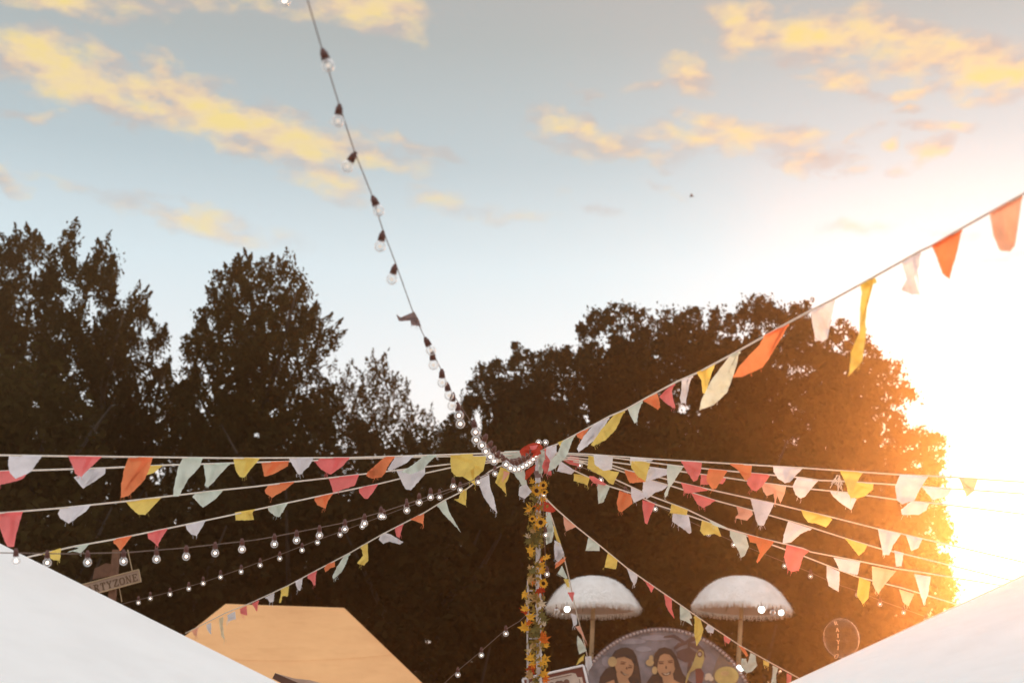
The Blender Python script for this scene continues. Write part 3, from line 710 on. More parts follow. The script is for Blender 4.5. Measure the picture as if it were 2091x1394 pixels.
 ('R6','c','P',[(1400,560),(1450,520),(1520,530),(1525,605),(1450,590)]),
 ('R7','c','W',[(1370,560),(1440,605),(1490,640),(1460,670),(1345,645)]),
 ('R7','c','Y',[(1480,665),(1530,670),(1610,700),(1590,760),(1560,745),(1500,730),(1480,720)]),
 ('R7','d','P',[(15,330),(60,335),(180,410),(160,420),(60,400),(20,360)]),
 ('R7','d','S',[(90,395),(210,435),(150,580),(100,595),(95,480)]),
 ('R1','d','W',[(405,152),(630,168),(610,190),(400,190)]),
 ('R2','d','Y',[(400,180),(595,205),(560,330),(550,385),(480,340),(410,250)]),
 ('R4','d','O',[(350,275),(460,305),(555,385),(400,400),(360,320)]),
 ('R3','d','W',[(590,245),(760,268),(750,320),(640,360),(560,385),(560,310)]),
 ('R2','d','S',[(755,225),(905,245),(820,385),(780,440),(755,520),(735,535),(725,500),(765,420),(750,310)]),
 ('R1','d','P',[(885,190),(1085,203),(1075,290),(1040,370),(1005,385),(940,290)]),
 ('R3','d','P',[(1075,318),(1320,352),(1285,405),(1070,415)]),
 ('R2','d','O',[(1150,263),(1330,282),(1270,370),(1220,450),(1180,455),(1130,380),(1130,330)]),
 ('R1','d','O',[(1350,213),(1560,227),(1550,330),(1500,380),(1440,290)]),
 ('R2','d','P',[(1530,302),(1735,322),(1650,440),(1600,475),(1555,465),(1510,400)]),
 ('R3','d','L',[(1650,397),(1885,428),(1870,500),(1830,590),(1800,520),(1780,600),(1765,500),(1700,520),(1665,480)]),
 ('R1','d','W',[(1760,240),(2045,257),(1980,320),(1920,390),(1870,400),(1800,350),(1765,290)]),
 ('R4','d','P',[(885,395),(1145,455),(1140,470),(960,495),(920,490)]),
 ('R5','d','P',[(980,492),(1215,565),(1100,635),(1040,600)]),
 ('R5','d','W',[(530,360),(600,375),(760,425),(715,465),(640,490),(560,550),(520,480)]),
 ('R6','d','W',[(410,440),(500,480),(580,520),(440,585),(415,530)]),
 ('R7','d','O',[(300,470),(420,512),(425,595),(320,675),(290,660),(275,590)]),
 ('R7','d','P',[(520,560),(640,598),(590,720),(565,790),(545,780),(520,640)]),
 ('R5','d','L',[(1410,617),(1560,662),(1570,695),(1510,755),(1400,730),(1430,690)]),
 ('R4','d','W',[(1545,549),(1770,595),(1700,740),(1670,800),(1620,800),(1600,760)]),
 ('R5','e','W',[(230,762),(455,833),(350,880),(260,960),(175,975),(190,880)]),
 ('R6','d','Y',[(795,595),(950,655),(940,700),(830,690),(780,680)]),
 ('R7','d','W',[(810,660),(960,712),(975,790),(985,870),(965,880),(900,830),(800,760)]),
 ('R7','d','Y',[(1085,752),(1230,800),(1270,905),(1200,880),(1100,895),(1065,850)]),
 ('R6','d','S',[(1140,738),(1330,828),(1250,820),(1180,790)]),
 ('R7','d','S',[(1350,850),(1500,890),(1530,1000),(1490,1090),(1455,1105),(1430,1040),(1350,900)]),
 ('R6','d','O',[(1515,888),(1770,955),(1680,1070),(1610,1160),(1600,1140),(1630,1060),(1600,970),(1540,960)]),
 ('R6','e','P',[(215,985),(430,1042),(370,1100),(330,1230),(270,1240),(225,1220),(190,1100)]),
 ('R2','e','W',[(310,348),(520,370),(450,450),(390,530),(350,545),(300,510),(270,430)]),
 ('R1','e','Y',[(720,282),(940,298),(880,390),(850,470),(800,470),(770,390)]),
 ('R2','e','Y',[(800,386),(1040,405),(1035,460),(960,520),(900,540),(820,540),(790,470)]),
 ('R3','e','W',[(625,475),(780,490),(880,550),(830,655),(740,600),(660,530)]),
 ('R4','e','Y',[(350,652),(620,715),(650,745),(590,820),(500,785),(420,770),(380,720)]),
 ('R1','e','W',[(1290,320),(1560,335),(1490,440),(1430,560),(1310,600),(1260,560),(1245,430)]),
 ('R3','e','W',[(1400,570),(1570,588),(1540,660),(1470,700),(1310,700),(1300,650)]),
 ('R5','e','Y',[(770,922),(980,988),(950,1050),(900,1090),(830,1000)]),
 ('R4','e','W',[(1080,832),(1300,882),(1220,1000),(1190,1080),(1130,1080),(1110,980)]),
 ('R6','e','W',[(660,1105),(850,1135),(915,1150),(890,1270),(720,1230)]),
 ('R7','g','W',[(1740,70),(1870,130),(1870,220),(1860,330),(1760,270),(1740,180)]),
 ('R7','k','Y',[(265,630),(345,662),(330,780),(290,825),(245,760)]),
 ('R6','k','C',[(355,550),(530,585),(450,680),(400,750),(360,680)]),
 ('R5','k','W',[(515,435),(585,455),(570,550),(530,550)]),
 ('R7','k','C',[(550,715),(660,750),(620,840),(580,810)]),
 ('R6','k','W',[(660,605),(780,625),(760,760),(730,830),(700,740)]),
 ('R4','k','W',[(600,325),(720,352),(690,420),(640,440)]),
 ('R1','k','C',[(985,-85),(1120,-75),(1090,10),(1040,50)]),
 ('R2','e','W',[(1500,430),(1790,450),(1740,520),(1600,560)]),
]
def cloth_mesh(poly, Yd, mat, loc, amp=0.03, swing=0.2, threads=True, seed=0, top=None, rough=0.45):
    """a piece of cloth: outline resampled with frayed edges, rippled out of its plane"""
    rnd = random.Random(seed); P = [Vector(p) for p in poly]; n = len(P)
    per = sum((P[(i + 1) % n] - P[i]).length for i in range(n)); step = max(3.0, per / 60)
    # unit vector of the top edge, and distance below it
    a, b = (P[0], P[1]) if top is None else top
    if top is None:
        b = max(P[1:3], key=lambda q: (q - P[0]).length if abs((q - P[0]).y) < 0.9 * abs((q - P[0]).x) + 2 else 0)
    e = (b - a).normalized() if (b - a).length > 0 else Vector((1, 0)); nv = Vector((-e.y, e.x))
    if nv.y < 0: nv = -nv
    H = max(1.0, max((p - a).dot(nv) for p in P)); Wd = max(1.0, (b - a).length)
    B = []
    for i in range(n):
        p, q = P[i], P[(i + 1) % n]; m = max(1, int((q - p).length / step))
        for k in range(m):
            t = k / m; v = p.lerp(q, t)
            below = (v - a).dot(nv)
            if below > 3: v = v + Vector((rnd.uniform(-1, 1), rnd.uniform(-1, 1))) * rough * (1.8 if rnd.random() < .15 else 1)
            B.append(v)
    inner = []
    x0, x1 = min(p.x for p in B), max(p.x for p in B); y0, y1 = min(p.y for p in B), max(p.y for p in B)
    g = max(4.0, math.sqrt((x1 - x0) * (y1 - y0)) / 7)
    BX = [(p.x, p.y) for p in B]
    yy = y0
    while yy < y1:
        xx = x0
        while xx < x1:
            X = np.array([xx + rnd.uniform(-1, 1)]); Y_ = np.array([yy + rnd.uniform(-1, 1)])
            if poly_inside(BX, X, Y_)[0] and poly_dist(BX, X, Y_)[0] > step * 0.6: inner.append(Vector((X[0], Y_[0])))
            xx += g
        yy += g
    pts = B + inner; nb = len(B)
    vs, _, fs, _, _, _ = geometry.delaunay_2d_cdt(pts, [(i, (i + 1) % nb) for i in range(nb)], [], 1, 1e-4)
    ph, ph2, lam = rnd.uniform(0, 6.28), rnd.uniform(0, 6.28), rnd.uniform(0.7, 1.15); sw = rnd.uniform(-swing, swing)
    hm = H / F * Yd
    V = []
    def place(v):
        s = (v - a).dot(e) / Wd; d = max(0.0, (v - a).dot(nv)) / H
        dz = amp * (math.sin(6.28 * s / lam + ph + d * 1.6) * d ** 0.7 + 0.45 * math.sin(11 * s + ph2 + 4 * d) * d) + sw * hm * d
        return at(v.x, v.y, Yd + dz) - loc
    V = [place(v) for v in vs]
    Fc = [tuple(f) for f in fs]
    # doubled hem along the cord, and now and then a corner folded over
    def layer2(poly2, push):
        o = len(V)
        for q in poly2:
            p = place(q); V.append(p + Vector((0, -push, 0)))
        Fc.append(tuple(range(o, o + len(poly2))))
    if Wd > 12 and H > 10:
        hw = 0.075 * H + 1.5; m = 6
        for k in range(m):
            q0, q1 = a + e * Wd * (k / m), a + e * Wd * ((k + 1) / m)
            s0, s1 = (0.10 if k == 0 else 0), (0.10 if k == m - 1 else 0)
            layer2([q0, q1, q1 + nv * hw - e * Wd * s1 * .6, q0 + nv * hw + e * Wd * s0 * .6], .004)
        if rnd.random() < .55:
            tip = max(B, key=lambda p: (p - a).dot(nv)); s0 = rnd.uniform(.3, .6); w_ = rnd.uniform(.12, .28)
            t0 = a + e * Wd * s0 + nv * hw; t1 = a + e * Wd * min(.92, s0 + w_) + nv * hw
            if poly_inside(BX, np.array([t0.x]), np.array([t0.y]))[0]:
                layer2([t0, t1, t1.lerp(tip, .55), tip.lerp(t0, .12), t0.lerp(tip, .5)], .009)
    if threads:
        tips = sorted(range(nb), key=lambda i: -(B[i] - a).dot(nv))[:max(4, nb // 7)]
        for _ in range(rnd.randint(2, 6)):
            i = rnd.choice(tips); v = B[i]; L = rnd.uniform(3, 11); dr = Vector((rnd.uniform(-.8, .5), 1)).normalized()
            w = 0.26; m1 = v + dr * L * .5 + Vector((rnd.uniform(-2, 2), 0)); v2 = m1 + Vector((rnd.uniform(-.6, .6), 1)).normalized() * L * .5
            o = len(V)
            for q in (v, m1, v2): V += [place(q - Vector((w, 0))), place(q + Vector((w, 0)))]
            Fc += [(o, o + 1, o + 3, o + 2), (o + 2, o + 3, o + 5, o + 4)]
    me = bpy.data.meshes.new('flag'); me.from_pydata([tuple(v) for v in V], [], Fc); me.materials.append(mat)
    for p in me.polygons: p.use_smooth = True
    me.update(); return me
roots = {}
BG = 'bunting lines fanning out from the pole head'
for k, (ln, lab) in ROPES.items():
    pts = ln.points(); r = empty('bunting', pts[0]); tag(r, lab, 'bunting', BG); roots[k] = r
    mb = MB(); mb.tube([p - pts[0] for p in pts], 0.0052, 6); mb.build('cord', M['cord_cream'], r, True)
for i, (rk, ck, col, poly) in enumerate(FLAGS):
    ox, oy, s = CROP[ck]; P = [Vector((ox + x / s, oy + y / s)) for x, y in poly]
    ln = ROPES[rk][0]; top = (P[0] + P[1]) / 2; Yd = ln.Y(top.x, top.y) - 0.012 * (1 + i % 2)
    r = roots[rk]
    me = cloth_mesh(P, Yd, FM[col], r.location, amp=0.034, swing=0.30, seed=i * 13 + 5, threads=(i % 3 != 0))
    f = link('flag', me, r); f['label'] = FC[col][0] + ' flag'
# ---- cloth pieces knotted round the pole head
kn = empty('cloth_knot', at(1098, 930, 10)); tag(kn, 'red and pale cloths knotted round the head of the garlanded pole', 'knotted cloth')
KN = [('c','R',[(1040,480),(1060,455),(1110,425),(1160,412),(1200,415),(1230,450),(1190,500),(1120,560),(1080,570),(1050,520)], 9.80, .06),
      ('c','R',[(1080,440),(1150,430),(1215,445),(1170,520),(1130,540),(1090,500)], 9.72, .06),
      ('c','R',[(1060,470),(1110,440),(1130,480),(1080,540)], 9.66, .05), ('c','P',[(1120,440),(1190,430),(1175,470),(1130,470)], 9.62, .04), ('c','R',[(1130,480),(1200,450),(1215,500),(1150,530)], 9.60, .06), ('c','O',[(1060,540),(1120,510),(1110,560),(1080,575)], 9.64, .04),
      ('c','S',[(920,480),(1060,475),(1080,560),(1000,575),(930,560),(870,510)], 9.84, .03),
      ('c','G',[(960,545),(1060,530),(1080,575),(1000,590)], 9.80, .03),
      ('c','P',[(1240,460),(1275,470),(1290,580),(1300,680),(1240,660),(1220,600),(1250,540)], 9.74, .04),
      ('c','S',[(1200,470),(1245,480),(1240,590),(1225,660),(1195,665),(1185,540)], 9.82, .04),
      ('c','Y',[(885,610),(960,640),(950,700),(920,750),(935,830),(840,735)], 9.86, .03),
      ('c','L',[(910,640),(960,660),(900,730)], 9.80, .02),
      ('c','S',[(985,640),(1080,640),(1100,750),(1060,760),(1010,690)], 9.82, .03),
      ('c','W',[(1040,770),(1090,740),(1140,810),(1080,870),(1030,840)], 9.82, .03),
      ('c','R',[(1090,640),(1170,590),(1160,640),(1120,690),(1080,720)], 9.76, .04),
      ('c','G',[(1150,640),(1210,640),(1230,690),(1170,700)], 9.9, .04)]
for i, (ck, col, poly, Yd, am) in enumerate(KN):
    ox, oy, s = CROP[ck]; P = [Vector((ox + x / s, oy + y / s)) for x, y in poly]
    me = cloth_mesh(P, Yd, FM[col], kn.location, amp=am, swing=0.3, seed=900 + i, rough=0.7); f = link('cloth', me, kn); f['label'] = FC[col][0] + ' cloth'
tf = [(818,648),(846,636),(854,650),(860,666),(840,664),(838,654),(814,656),(809,641)]
o = at(838, 650, 6.25); tfo = link('torn_flag', cloth_mesh([Vector(p) for p in tf], 6.25, FM['G'], o, amp=.02, seed=77), None, o)
tag(tfo, 'torn grey rag caught on the blurred light string against the sky', 'rag')
# thick frayed tassel on the right lines
tas = MB()
for k in range(16):
    a = at(1711 + random.uniform(-6, 4), 972 + random.uniform(-4, 4), 8.7); b = a + Vector((random.uniform(-.05, .03), random.uniform(-.02, .02), -random.uniform(.04, .10)))
    tas.tube([tuple(a), tuple((a + b) / 2 + Vector((random.uniform(-.01, .01), 0, 0))), tuple(b)], 0.0022, 4)
tt = tas.build('tassel', M['cord_cream']); tag(tt, 'frayed cream thread tassel knotted between the two top lines on the right', 'tassel')

# ------------------------------------------------------------------ light strings
def make_bulb_parts(r=0.0218):
    h = MB(); h.tube([(0, 0, 0), (0, 0, -0.010), (0, 0, -0.012), (0, 0, -0.040)], [0.007, 0.009, 0.012, 0.0145], 12)
    g = MB(); prof = [(0.011, -0.038), (0.013, -0.043)]
    c = -0.043 - r * 0.9
    for i in range(9):
        th = math.radians(32 + i * 148 / 8); prof.append((max(0.0004, r * math.sin(th)), c + r * math.cos(th)))
    V = []; seg = 14
    for (rr, z) in prof: V += [Vector((rr * math.cos(2 * math.pi * j / seg), rr * math.sin(2 * math.pi * j / seg), z)) for j in range(seg)]
    Fc = [(i * seg + j, i * seg + (j + 1) % seg, (i + 1) * seg + (j + 1) % seg, (i + 1) * seg + j) for i in range(len(prof) - 1) for j in range(seg)]
    g.add(V, Fc)
    k = MB(); sphere_mb(k, (0, 0, c), r * 0.36, 10, 6)
    def me(mb, nm, mat):
        x = bpy.data.meshes.new(nm); x.from_pydata([tuple(v) for v in mb.v], [], mb.f); x.materials.append(mat)
        for p in x.polygons: p.use_smooth = True
        return x
    return me(h, 'lamp_holder', M['holder']), me(g, 'glass_bulb', M['glass']), me(k, 'lamp_core', M['core']), -c
HM, GM, KM, BC = make_bulb_parts()
M['core_dim'] = emission('lamp_glow_soft', (1.0, 0.80, 0.66), 2.8)
KMD = KM.copy(); KMD.materials[0] = M['core_dim']
M['core_off'] = emission('lamp_filament_pale', (1.0, 0.86, 0.74), 0.6); KMO = KM.copy(); KMO.materials[0] = M['core_off']
def light_string(label, line_pts, radius, bulbs, scale=1.0, group='strings of clear globe bulbs', cabmat='cable', core=None):
    """bulbs: (attach point, bulb centre) pairs in the place"""
    r = empty('light_string', line_pts[0]); tag(r, label, 'light string', group)
    mb = MB(); mb.tube([p - line_pts[0] for p in line_pts], radius, 6); mb.build('cable', M[cabmat], r, True)
    for bi, (a, b) in enumerate(bulbs):
        d = (b - a); sc = d.length / BC if scale is None else scale
        h = link('lamp_holder', HM, r, b - line_pts[0] - d.normalized() * BC * sc)
        h.rotation_mode = 'QUATERNION'; h.rotation_quaternion = Vector((0, 0, -1)).rotation_difference(d.normalized()); h.scale = (sc,) * 3
        link('glass_bulb', GM, h); link('lamp_core', core[bi] if isinstance(core, list) else (core or KM), h)
    return r
def px_string(label, ln, radius, bpx, scale, hang=14, **kw):
    out = []
    for b in bpx:
        x, y = b[0], b[1]; Yd = ln.Y(x, y - hang); c = at(x, y, Yd)
        a = at(x + (b[2] if len(b) > 2 else 0), y - hang, Yd)
        out.append((a, c))
    return light_string(label, ln.points(), radius, out, scale, **kw)
q = lambda ck, pts: [(CROP[ck][0] + x / CROP[ck][2], CROP[ck][1] + y / CROP[ck][2]) for x, y in pts]
L5 = Line([(-140, 1122), (0, 1128), (141, 1130), (264, 1127), (377, 1118), (520, 1102), (555, 1096), (701, 1067), (786, 1043), (864, 1017), (955, 985), (1000, 964), (1030, 948), (1096, 926)], 6.7, 10.0)
px_string('string of larger clear bulbs on the left, swinging in front of the white tent', L5, 0.0030,
          q('a', [(130, 1053), (385, 1068), (713, 1065), (1005, 1057), (1273, 1040), (1515, 1018), (1750, 990), (1968, 960)]) +
          q('b', [(57, 960), (320, 918), (500, 887), (687, 847), (893, 797), (1053, 750), (1187, 692), (1397, 645), (1497, 580), (1590, 537), (1775, 450)]), 1.0)
L6 = Line([(1096, 928), (1011, 962), (976, 978), (940, 995), (897, 1012), (830, 1035), (784, 1052), (648, 1102), (571, 1132), (492, 1161), (415, 1188), (347, 1208), (250, 1232), (120, 1262)], 10.0, 14.5)
px_string('string of smaller distant bulbs on the left, dropping towards the orange tent', L6, 0.0026,
          q('h', [(505, 570), (597, 537), (750, 505), (895, 462), (1008, 420), (1142, 372), (1302, 330), (1450, 280), (1602, 228), (1775, 163), (1895, 103)]) +
          q('b', [(855, 842), (1035, 775), (1210, 697), (1395, 612), (1663, 537), (1832, 477)]) + q('c', [(840, 665), (703, 735)]), 1.0, hang=9)
R8 = Line([(1099, 930), (1150, 938), (1200, 958), (1228, 970), (1278, 997), (1338, 1030), (1447, 1082), (1498, 1105), (1602, 1147), (1655, 1168), (1703, 1190), (1751, 1206), (1797, 1225), (1845, 1242), (1890, 1258), (2000, 1300)], 10.0, 14.5)
px_string('string of small bulbs on the right, under the lowest bunting', R8, 0.0026,
          [(1184, 950), (1227, 980), (1277, 1008), (1338, 1039), (1394, 1064), (1447, 1090), (1498, 1112), (1602, 1155), (1655, 1176), (1703, 1198), (1751, 1214), (1797, 1233), (1845, 1250), (1890, 1266)], 0.95, hang=9)
L10 = Line([(1090, 1240), (1060, 1268), (1033, 1284), (983, 1328), (935, 1368), (880, 1420)], 10.0, 12.0)
px_string('short string of three bulbs dropping left behind the garlanded pole', L10, 0.0026, [(1033, 1293), (983, 1337), (935, 1377)], 0.95, hang=9)
V1 = Line([(1104, 930), (1108, 1000), (1111, 1085), (1115, 1165), (1108, 1235)], 9.93, 9.93)
px_string('string of small bulbs hung vertically along the garlanded pole', V1, 0.0026, [(1110, 1010), (1114, 1092), (1117, 1172)], 0.9, hang=9)
# two bulbs standing on the pole head
r = empty('bulb_pair', at(1100, 915, 9.9)); tag(r, 'two clear bulbs standing up on top of the pole head', 'bulbs')
for (x, y) in ((1100, 903), (1114, 903)):
    c = at(x, y, 9.9); a = at(x + 2, y + 14, 9.9); d = c - a
    h = link('lamp_holder', HM, r, c - r.location - d.normalized() * BC); h.rotation_mode = 'QUATERNION'
    h.rotation_quaternion = Vector((0, 0, -1)).rotation_difference(d.normalized()); link('glass_bulb', GM, h); link('lamp_core', KMD, h)
# near blurred string
NEAR = [(590, -150, 4.25), (628, 0, 4.4), (655, 92, 4.55), (692, 212, 4.9), (724, 310, 5.15), (758, 395, 5.4), (781, 467, 5.6), (808, 538, 5.85), (846, 645, 6.2), (868, 690, 6.4), (884, 720, 6.55),
        (902, 757, 6.75), (915, 788, 6.9), (932, 815, 7.05), (966, 868, 7.4), (1000, 915, 7.8), (1020, 934, 8.3), (1045, 941, 8.9), (1075, 931, 9.4), (1093, 915, 9.85)]
def nearY(px, py):
    best = min(((math.hypot(px - a[0], py - a[1]), a[2]) for a in NEAR)); d = sorted(((math.hypot(px - a[0], py - a[1]), a[2]) for a in NEAR))[:2]
    w = [1 / (x[0] + 1) for x in d]; return sum(x[1] * y for x, y in zip(d, w)) / sum(w)
near_b = [((655, 92), (670, 134)), ((694, 207), (690, 247)), ((728, 308), (709, 340)), ((758, 395), (773, 430)), ((783, 467), (776, 503)), ((808, 536), (800, 570)),
          ((866, 685), (880, 715)), ((882, 714), (885, 745)), ((902, 754), (903, 781)), ((912, 782), (917, 807)), ((925, 804), (923, 828)),
          ((934, 822), (937, 848)), ((944, 838), (940, 865)), ((968, 862), (971, 882)), ((972, 878), (972, 898)), ((990, 895), (984, 909)), ((1000, 908), (992, 921)),
          ((1008, 918), (1001, 932)), ((1016, 928), (1009, 941)), ((1026, 932), (1033, 948)), ((1034, 936), (1042, 955)), ((1044, 938), (1050, 958)), ((1052, 938), (1059, 957)),
          ((1060, 936), (1067, 953)), ((1068, 933), (1075, 949)), ((1076, 928), (1082, 944)), ((1084, 922), (1089, 937)), ((1090, 916), (1094, 930))]
bl = []
for a, b in near_b:
    Yd = nearY(*a); bl.append((at(*a, Yd), at(*b, Yd)))
light_string('blurred string of bulbs rising overhead from the pole into the sky', interp_line(NEAR), 0.0024, bl, 1.12, core=[KMO] * 11 + [KMD] * 40)
oo = interp_line([(480, -200, 4.2), (545, -60, 4.3), (566, -30, 4.35), (600, -120, 4.4)])
light_string('single bulb cut by the top edge of the picture', oo, 0.003, [(at(566, -34, 4.33), at(581, 1, 4.33))], 1.0)

# ------------------------------------------------------------------ the pole and its garland
pb = at(1098, 1394, 10.0); px0 = pb.x
pole = empty('pole', (at(1098, 930, 10).x, 10.0, 0)); tag(pole, 'tall white lattice pole in the middle, carrying all the buntings', 'pole')
ztop = at(1098, 925, 10).z
mb = MB(); mb.tube([(0, 0, 0), (0, 0, ztop)], 0.019, 12); mb.build('main_tube', M['pole_white'], pole, True)
zr = at(1098, 1185, 10).z
mb = MB(); mb.tube([(-0.078, 0.02, 0), (-0.076, 0.02, zr - .2), (-0.072, 0.015, zr), (-0.03, 0.0, zr + 0.10)], 0.008, 8); mb.build('side_rail', M['pole_white'], pole, True)
z = zr - 0.07
while z > 0.2:
    mb = MB(); mb.tube([(0, 0, z), (-0.077, 0.02, z + 0.004)], 0.0055, 6); mb.build('rung', M['pole_white'], pole, True); z -= 0.165
mb = MB(); pts = [(0.021 * math.cos(t), 0.021 * math.sin(t), 1.9 + t * 0.0118) for t in [i * 0.4 for i in range(310)]]
mb.tube(pts, 0.004, 5); mb.build('wound_tape', M['tape'], pole, True)
gar = empty('garland', (px0, 9.95, 0)); tag(gar, 'garland of sunflowers and autumn leaves wound down the white pole', 'garland')
go = gar.location.copy()
def leafcol(name, c): return cloth('leaf_' + name, c, 0.35, 0.22, 40, 0.5)
LM = {'y': leafcol('yellow', (0.78, 0.42, 0.055)), 'o': leafcol('orange', (0.68, 0.17, 0.03)), 'r': leafcol('red', (0.46, 0.05, 0.02)), 't': leafcol('tan', (0.52, 0.33, 0.15)),
      'g': leafcol('olive', (0.17, 0.15, 0.055)), 'c': leafcol('cream', (0.62, 0.50, 0.36)), 'gold': leafcol('golden_green', (0.34, 0.24, 0.06)), 'k': leafcol('seed_brown', (0.06, 0.025, 0.012))}
LN = {'y': 'yellow', 'o': 'orange', 'r': 'dark red', 't': 'tan', 'g': 'dull olive', 'c': 'cream', 'k': 'brown'}
def maple(r, rnd):
    spec = [(0, 1.0), (22, .48), (42, .92), (62, .42), (95, .78), (125, .35), (155, .42), (180, .22), (205, .42), (235, .35), (265, .78), (298, .42), (318, .92), (338, .48)]
    V = [Vector((0, 0, 0.0))]; n = len(spec)
    for a, k in spec:
        a = math.radians(a + rnd.uniform(-6, 6)); k *= r * rnd.uniform(.85, 1.12); V.append(Vector((k * math.sin(a), 0, k * math.cos(a))))
    cu = rnd.uniform(-.5, .5)
    for v in V: v.y = cu * (v.x ** 2 + v.z ** 2) / r * 1.3 + rnd.uniform(-.05, .05) * r
    return V, [(0, i, i % n + 1) for i in range(1, n + 1)]
def garland_leaf(px, py, size, col, rnd, parent, name='leaf', Yd=None):
    r = size * 1.35 / F * 10.5; c = at(px, py, Yd if Yd else 9.95 + rnd.uniform(-0.05, 0.02)) - go
    V, Fc = maple(r, rnd); Rm = Matrix.Rotation(rnd.uniform(-2.6, 2.6), 3, 'Y') @ Matrix.Identity(3)
    Rm = Matrix.Rotation(rnd.uniform(-.7, .7), 3, 'Z') @ Matrix.Rotation(rnd.uniform(-.6, .6), 3, 'X') @ Rm
    me = bpy.data.meshes.new(name); me.from_pydata([tuple(Rm @ v) for v in V], [], Fc); me.materials.append(LM[col]); me.update()
    o = link(name, me, parent, c); o['label'] = LN[col] + ' leaf'; return o
rg = random.Random(3)
def sunflower(px, py, size, Yd=9.90):
    r = size * 1.0 / F * 10.5; c = at(px, py, Yd) - go; mb = MB(); n = 13
    for k in range(n):
        a = 2 * math.pi * k / n + rg.uniform(-.1, .1); L = r * rg.uniform(.85, 1.1); w = r * .23
        d = Vector((math.cos(a), 0, math.sin(a))); s = Vector((-math.sin(a), 0, math.cos(a)))
        V = [d * r * .25, d * L * .62 + s * w + Vector((0, -.12 * r, 0)), d * L + Vector((0, rg.uniform(-.25, .1) * r, 0)), d * L * .62 - s * w + Vector((0, -.12 * r, 0))]
        mb.add(V, [(0, 1, 2, 3)])
    tl = Matrix.Rotation(rg.uniform(-.5, .5), 3, 'Z') @ Matrix.Rotation(rg.uniform(-.4, .5), 3, 'X')
    mb.v = [tuple(tl @ Vector(v)) for v in mb.v]
    o = mb.build('sunflower', LM['y'], gar, False, c)
    m2 = MB(); sphere_mb(m2, (0, -0.1 * r, 0), r * .36, 10, 6, (1, .5, 1)); m2.v = [tuple(tl @ Vector(v)) for v in m2.v]; m2.build('flower_centre', LM['k'], o, True)
for x, y, s_ in [(1096, 1001, 12), (1109, 990, 10), (1104, 1066, 12.5), (1087, 1059, 9), (1110, 1190, 11), (1112, 1005, 8)]: sunflower(x, y, s_)
for x, y, s_, c_ in [(1087, 984, 8, 'y'), (1082, 1040, 10, 'y'), (1078, 1044, 7, 't'), (1098, 1050, 10, 't'), (1100, 1032, 11, 'o'), (1092, 1078, 9, 'y'), (1082, 1125, 11, 'y'), (1084, 1134, 8, 'y'), (1115, 1138, 10, 'y'), (1108, 1140, 8, 'o'),
                     (1104, 1153, 11, 'y'), (1106, 1167, 10, 'y'), (1082, 1182, 12, 't'), (1090, 1190, 7, 'o'), (1101, 1203, 11, 'r'), (1106, 1206, 8, 'r'), (1070, 1212, 10, 'y'), (1082, 1217, 10, 't'), (1098, 1221, 13, 't'), (1104, 1232, 10, 'c'), (1076, 1229, 8, 'c'),
                     (1073, 1243, 10, 'y'), (1073, 1249, 11, 'r'), (1082, 1261, 11, 'y'), (1070, 1283, 14, 'y'), (1080, 1272, 8, 'o'), (1107, 1257, 10, 'g'), (1108, 1268, 12, 'g'), (1112, 1275, 7, 'c'), (1092, 1284, 15, 'g'), (1098, 1294, 13, 'g'), (1084, 1296, 10, 'g'),
                     (1110, 1307, 12, 'o'), (1107, 1297, 10, 'o'), (1114, 1318, 7, 'y'), (1086, 1318, 10, 't'), (1082, 1326, 6, 'c'), (1111, 1345, 12, 'y'), (1107, 1353, 9, 'y'), (1082, 1344, 11, 'y'), (1086, 1354, 8, 'y'), (1084, 1366, 12, 'r'), (1090, 1362, 8, 'o'), (1084, 1378, 11, 't'), (1110, 1377, 11, 'y'), (1112, 1386, 9, 'o'), (1096, 1390, 10, 'g'),
                     (1097, 1092, 13, 'g'), (1088, 1098, 12, 'g'), (1104, 1100, 12, 'g'), (1080, 1104, 9, 'g'), (1078, 1095, 7, 'c'), (1093, 1108, 12, 'g'), (1100, 1084, 10, 'g'), (1086, 1083, 8, 't'), (1081, 1160, 9, 't'), (1086, 1166, 10, 'g'), (1094, 1022, 9, 'g'), (1106, 1020, 8, 'y')]:
    garland_leaf(x, y, s_, c_, rg, gar)
yy = 1400
while yy < 1840:
    garland_leaf(1096 + rg.uniform(-18, 16), yy, rg.uniform(8, 14), rg.choice('yyotgrc'), rg, gar); yy += 9
vm = MB(); pts = []
for i in range(160):
    t = i / 159; y_ = 980 + t * 870; x_ = 1092 + 13 * math.sin(t * 46)
    pts.append(tuple(at(x_, y_, 9.98 + 0.05 * math.cos(t * 46)) - go))
vm.tube(pts, 0.0035, 5); vm.build('vine', LM['g'], gar, True)
cen = np.array([tuple(at(1094 + rg.gauss(0, 9), rg.uniform(985, 1840), 9.97 + rg.uniform(-.05, .05)) - go) for _ in range(900)])
sp = link('small_leaves', leaves_mesh('small_leaves', cen, RNG.uniform(.012, .028, 900), LM['gold'], 0.55), gar); sp['kind'] = 'stuff'

